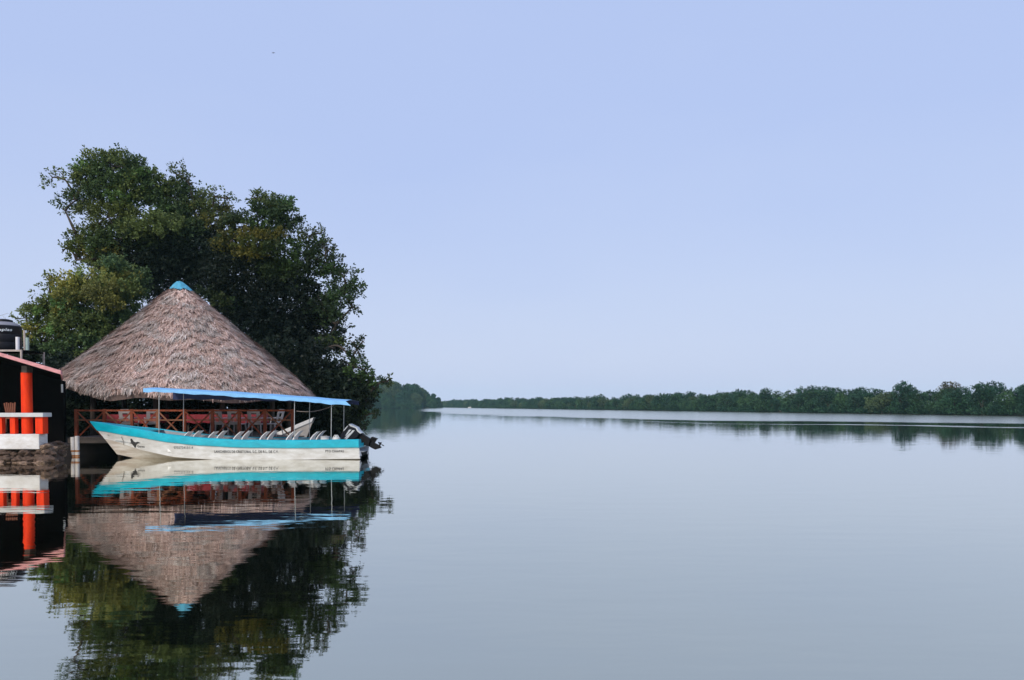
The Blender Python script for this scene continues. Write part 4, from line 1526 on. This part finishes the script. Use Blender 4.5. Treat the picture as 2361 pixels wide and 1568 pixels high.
# leafless tree at the left edge
def bare_tree(name, base, height, label, mat, seed, spread=0.5, group=None, r0=0.12, depth=4):
    rng = np.random.default_rng(seed)
    t = thing(name, base, label, "tree", group)
    mb = MB()
    tw = MB()

    def grow(p, d, L, r, lv):
        p = np.array(p, float)
        e = p + d * L
        (mb if lv > 1 else tw).tube([p, (p + e) / 2 + rng.normal(size=3) * L * 0.05, e], [r, r * 0.8, r * 0.6], 6 if lv > 1 else 4)
        if lv == 0: return
        for _ in range(3 if lv < depth else 4):
            nd = norm(d + rng.normal(size=3) * spread + np.array([0, 0, 0.15]))
            grow(e - d * L * rng.uniform(0, 0.35), nd, L * rng.uniform(0.6, 0.85), r * 0.58, lv - 1)
    grow(base, np.array([0.02, 0, 1.0]), height * 0.36, r0, depth)
    mb.build("trunk", mat, t, smooth=True)
    tw.build("twigs", mat, t)["kind"] = "stuff"
    return t


bp = at(3, 700, 44)
bare_tree("bare_tree", (bp.x, 44, 0.4), 8.8, "leafless pale tree at the left edge behind the water tank", "bark_pale", 5, 0.55, None, 0.10, 4)

# ================================================================== far shores
F_DARK = (0.020, 0.062, 0.030)
F_MID = (0.034, 0.082, 0.034)
F_OLV = (0.060, 0.090, 0.038)
F_BRN = (0.095, 0.090, 0.055)
FCOLS = [F_DARK, F_MID, F_OLV, F_BRN]


def far_crown(seed, w, h, n_l, ci, kind="round", leaf=0.34):
    rng = np.random.default_rng(seed)
    lobes = []
    for k in range(n_l):
        a = rng.uniform(0, 6.28)
        zf = rng.uniform(0.12, 0.88)
        rr_ = w * (0.5 - 0.30 * abs(zf - 0.35)) * rng.uniform(0.3, 1.0)
        if kind == "tall": rr_ *= 0.5
        s = w * rng.uniform(0.17, 0.28) * (0.75 if kind == "tall" else 1)
        lobes.append((rr_ * math.cos(a), rr_ * math.sin(a), h * zf, s, s, s * 0.8, ci if rng.random() < 0.7 else (1 - ci if ci < 2 else ci), 1))
    lobes.append((0, 0, h * 0.45, w * 0.36, w * 0.36, h * 0.40, ci, 1.0))
    lobes.append((0, 0, h * 0.12, w * 0.42, w * 0.42, h * 0.14, 0, 1.0))
    V, T = crown_quads(lobes, rng, 4.2, leaf, 0.6, 7, FCOLS, seed, shell=0.5, stray=0.15)
    V[:, :, 2] = np.maximum(V[:, :, 2], 0.02)
    return quads_mesh("crown", V, T, "leaf_far")


def trunk_mesh(h, r):
    mb = MB()
    rng = np.random.default_rng(int(h * 10))
    limb(mb, (0, 0, -0.6), (0.2, 0.1, h * 0.6), r, r * 0.5, rng, 4, 0.03)
    for k in range(4):
        a = k * 1.57 + 0.4
        limb(mb, (0, 0, h * 0.25), (h * 0.22 * math.cos(a), h * 0.22 * math.sin(a), h * 0.7), r * 0.5, r * 0.15, rng, 4, 0.05)
    me = bpy.data.meshes.new("trunk")
    me.from_pydata([tuple(v) for v in mb.v], [], mb.f)
    me.materials.append(M["bark"])
    return me


far_round = [far_crown(100 + k, 5.6, 5.2, 9, (0, 1, 0, 1, 2, 0)[k]) for k in range(6)]
far_tall = [far_crown(120 + k, 4.0, 6.3, 8, k % 2, "tall") for k in range(3)]
far_pale = far_crown(130, 4.6, 6.4, 8, 3)
pt_round = [far_crown(140 + k, 11.0, 12.5, 13, (0, 1, 0, 2)[k], leaf=0.62) for k in range(4)]
tm_small, tm_big = trunk_mesh(5.2, 0.16), trunk_mesh(12, 0.3)


def far_tree(name, crown, trunk, loc, sc, rz, label, group):
    t = thing(name, loc, label, "tree", group)
    for nm, me in (("crown", crown), ("trunk", trunk)):
        o = bpy.data.objects.new(nm, me)
        COL.objects.link(o)
        o.parent = t
    t.scale = sc
    t.rotation_euler.z = rz
    return t


fr = random.Random(9)
L_TOT = (SH_B - SH_A).length


def shore_at_px(px, inland=2.5):
    """Place on the far bank seen in this picture column."""
    a = (px - 1180.5) / F_PX
    base = SH_A + snor * inland
    t = (a * base.y - base.x) / (sdir.x - a * sdir.y)
    return base + sdir * t


LBL1 = "rounded green mangrove tree in the front row of the far right bank"
LBL2 = "green mangrove tree rising behind the front row of the far right bank"
d = 0.0
while d < L_TOT:
    for row in range(2):
        inl = (2.3, 6.6)[row] + fr.uniform(-0.7, 0.7)
        p = SH_A + sdir * (d + row * 2.0 + fr.uniform(-0.8, 0.8)) + snor * inl
        sc = fr.choice((0.66, 0.8, 0.88, 0.94, 1.0, 1.04, 1.1)) * fr.uniform(0.95, 1.05) * (0.93, 1.0)[row]
        far_tree("mangrove_tree", fr.choice(far_round), tm_small, (p.x, p.y, 0.1), (sc * fr.uniform(0.9, 1.15), sc * fr.uniform(0.9, 1.15), sc * fr.uniform(0.9, 1.08)), fr.uniform(0, 6.28),
                 (LBL1, LBL2)[row], ("mangroves in the front row of the far bank", "mangroves behind the front row of the far bank")[row])
    d += 4.3 + 1.2 * (d / L_TOT)
# taller crowns that break the skyline
ORD = "first second third fourth fifth sixth seventh eighth ninth tenth eleventh twelfth thirteenth".split()
for n_, (px, sc, which) in enumerate(sorted(((1505, 1.05, 0), (1525, 0.95, 1), (1560, 1.05, 2), (1590, 1.1, 0), (1615, 1.0, 1), (1655, 1.12, 2), (1690, 1.1, 0), (2061, 1.02, 1), (1455, 1.0, 2), (1415, 1.0, 0), (1170, 1.05, 1), (2205, 0.98, 2), (1950, 0.92, 0)))):
    p = shore_at_px(px, 7.5)
    far_tree("mangrove_tree", far_tall[which], tm_small, (p.x, p.y, 0.1), (sc * 0.9, sc * 0.9, sc * (0.9 if px < 1900 else 0.78)), fr.uniform(0, 6), f"slender tree above the far bank's mangroves, {ORD[n_]} of the tall ones from the left", "tall slender trees on the far bank")
p = shore_at_px(2190, 8)
far_tree("mangrove_tree", far_pale, tm_small, (p.x, p.y, 0.1), (1, 1, 1.0), 0.4, "pale brown crown rising above the far bank near the picture's right edge", "tall slender trees on the far bank")
for px, hgt, lab in ((1866, 6.2, "bare pale treetop above the far bank, left of two"), (2089, 5.6, "bare pale treetop above the far bank, right of two")):
    p = shore_at_px(px, 8.5)
    bare_tree("bare_tree", (p.x, p.y, 0.2), hgt, lab, "bark_pale", 70 + px, 0.6, "bare trees on the far bank", 0.10, 4)

# wooded point on the left
pt_tab = [(846, 47, 1.28), (866, 48, 1.27), (884, 49, 1.30), (902, 50, 1.26), (920, 48, 1.22), (938, 47, 1.20), (955, 44, 1.10), (970, 40, 0.98), (984, 36, 0.86), (998, 30, 0.70), (1009, 22, 0.50), (1016, 15, 0.36),
          (857, 30, 0.8), (893, 30, 0.8), (929, 30, 0.8), (962, 28, 0.7), (826, 46, 1.25), (806, 46, 1.2)]
for k, (px, h_, sc) in enumerate(pt_tab):
    Y = 462 + (k % 3) * 6 if k < 12 or k > 15 else 458
    p = at(px, 940, Y)
    far_tree("lagoon_tree", pt_round[k % 4], tm_big, (p.x, Y, 0.1), (sc * 0.92, sc * 0.92, sc), k * 1.7, (f"dense green tree on the wooded point, {ORD[11 - k]} on its skyline counted from the open-water end" if k < 12 else "lower green tree filling in the wooded point behind the leaning mangrove"), "trees of the wooded point")

# tiny white boat far off against the far bank
p = shore_at_px(1083, -3)
fb = thing("distant_boat", (p.x, p.y, 0), "tiny white boat far off against the far shore", "boat")
MB().prism([(p.x - 1.3, 0.55), (p.x - 1.0, -0.1), (p.x + 1.1, -0.1), (p.x + 1.2, 0.45)], p.y - 0.9, p.y + 0.9, 0.2).build("hull", "hull_white", fb)
MB().box((p.x - 0.6, p.y - 0.7, 1.1), (p.x + 1.0, p.y + 0.7, 1.18)).build("canopy", "hull_white", fb)
for sx in (-0.5, 0.9):
    MB().box((p.x + sx - 0.05, p.y - 0.05, 0.4), (p.x + sx + 0.05, p.y + 0.05, 1.098)).build("canopy_post", "pole_metal", fb)

# small bird high over the trees
bpos = at(630, 122, 60)
bd = thing("flying_bird", bpos, "tiny dark bird high in the sky above the big trees", "bird")
MB().lathe([(0.001, -0.08), (0.015, -0.06), (0.022, 0), (0.015, 0.05), (0.001, 0.09)], bpos, 8).build("body", "bird_grey", bd, smooth=True)
for sx in (-1, 1):
    MB().add([bpos + Vector((sx * 0.03, 0, 0.05)), bpos + Vector((sx * 0.09, 0.05, 0.06)), bpos + Vector((sx * 0.17, 0.05, 0.0)), bpos + Vector((sx * 0.08, 0, 0.01)), bpos + Vector((sx * 0.03, 0, -0.03))],
             [(0, 1, 2, 3, 4)]).build("wing", "bird_grey", bd)

# ================================================================== air
HAZE = 0.00017
m, nt, out = nodes_of("haze")
pv = nt.nodes.new("ShaderNodeVolumePrincipled")
pv.inputs['Color'].default_value = (0.56, 0.93, 1.0, 1)
pv.inputs['Density'].default_value = HAZE
pv.inputs['Anisotropy'].default_value = 0.1
nt.links.new(pv.outputs[0], out.inputs['Volume'])
M["haze"] = m
hz = MB().box((-930, -90, -1.5), (930, 1030, 24)).build("haze", "haze")
tag(hz, "thin blue air over the lagoon", kind="stuff")
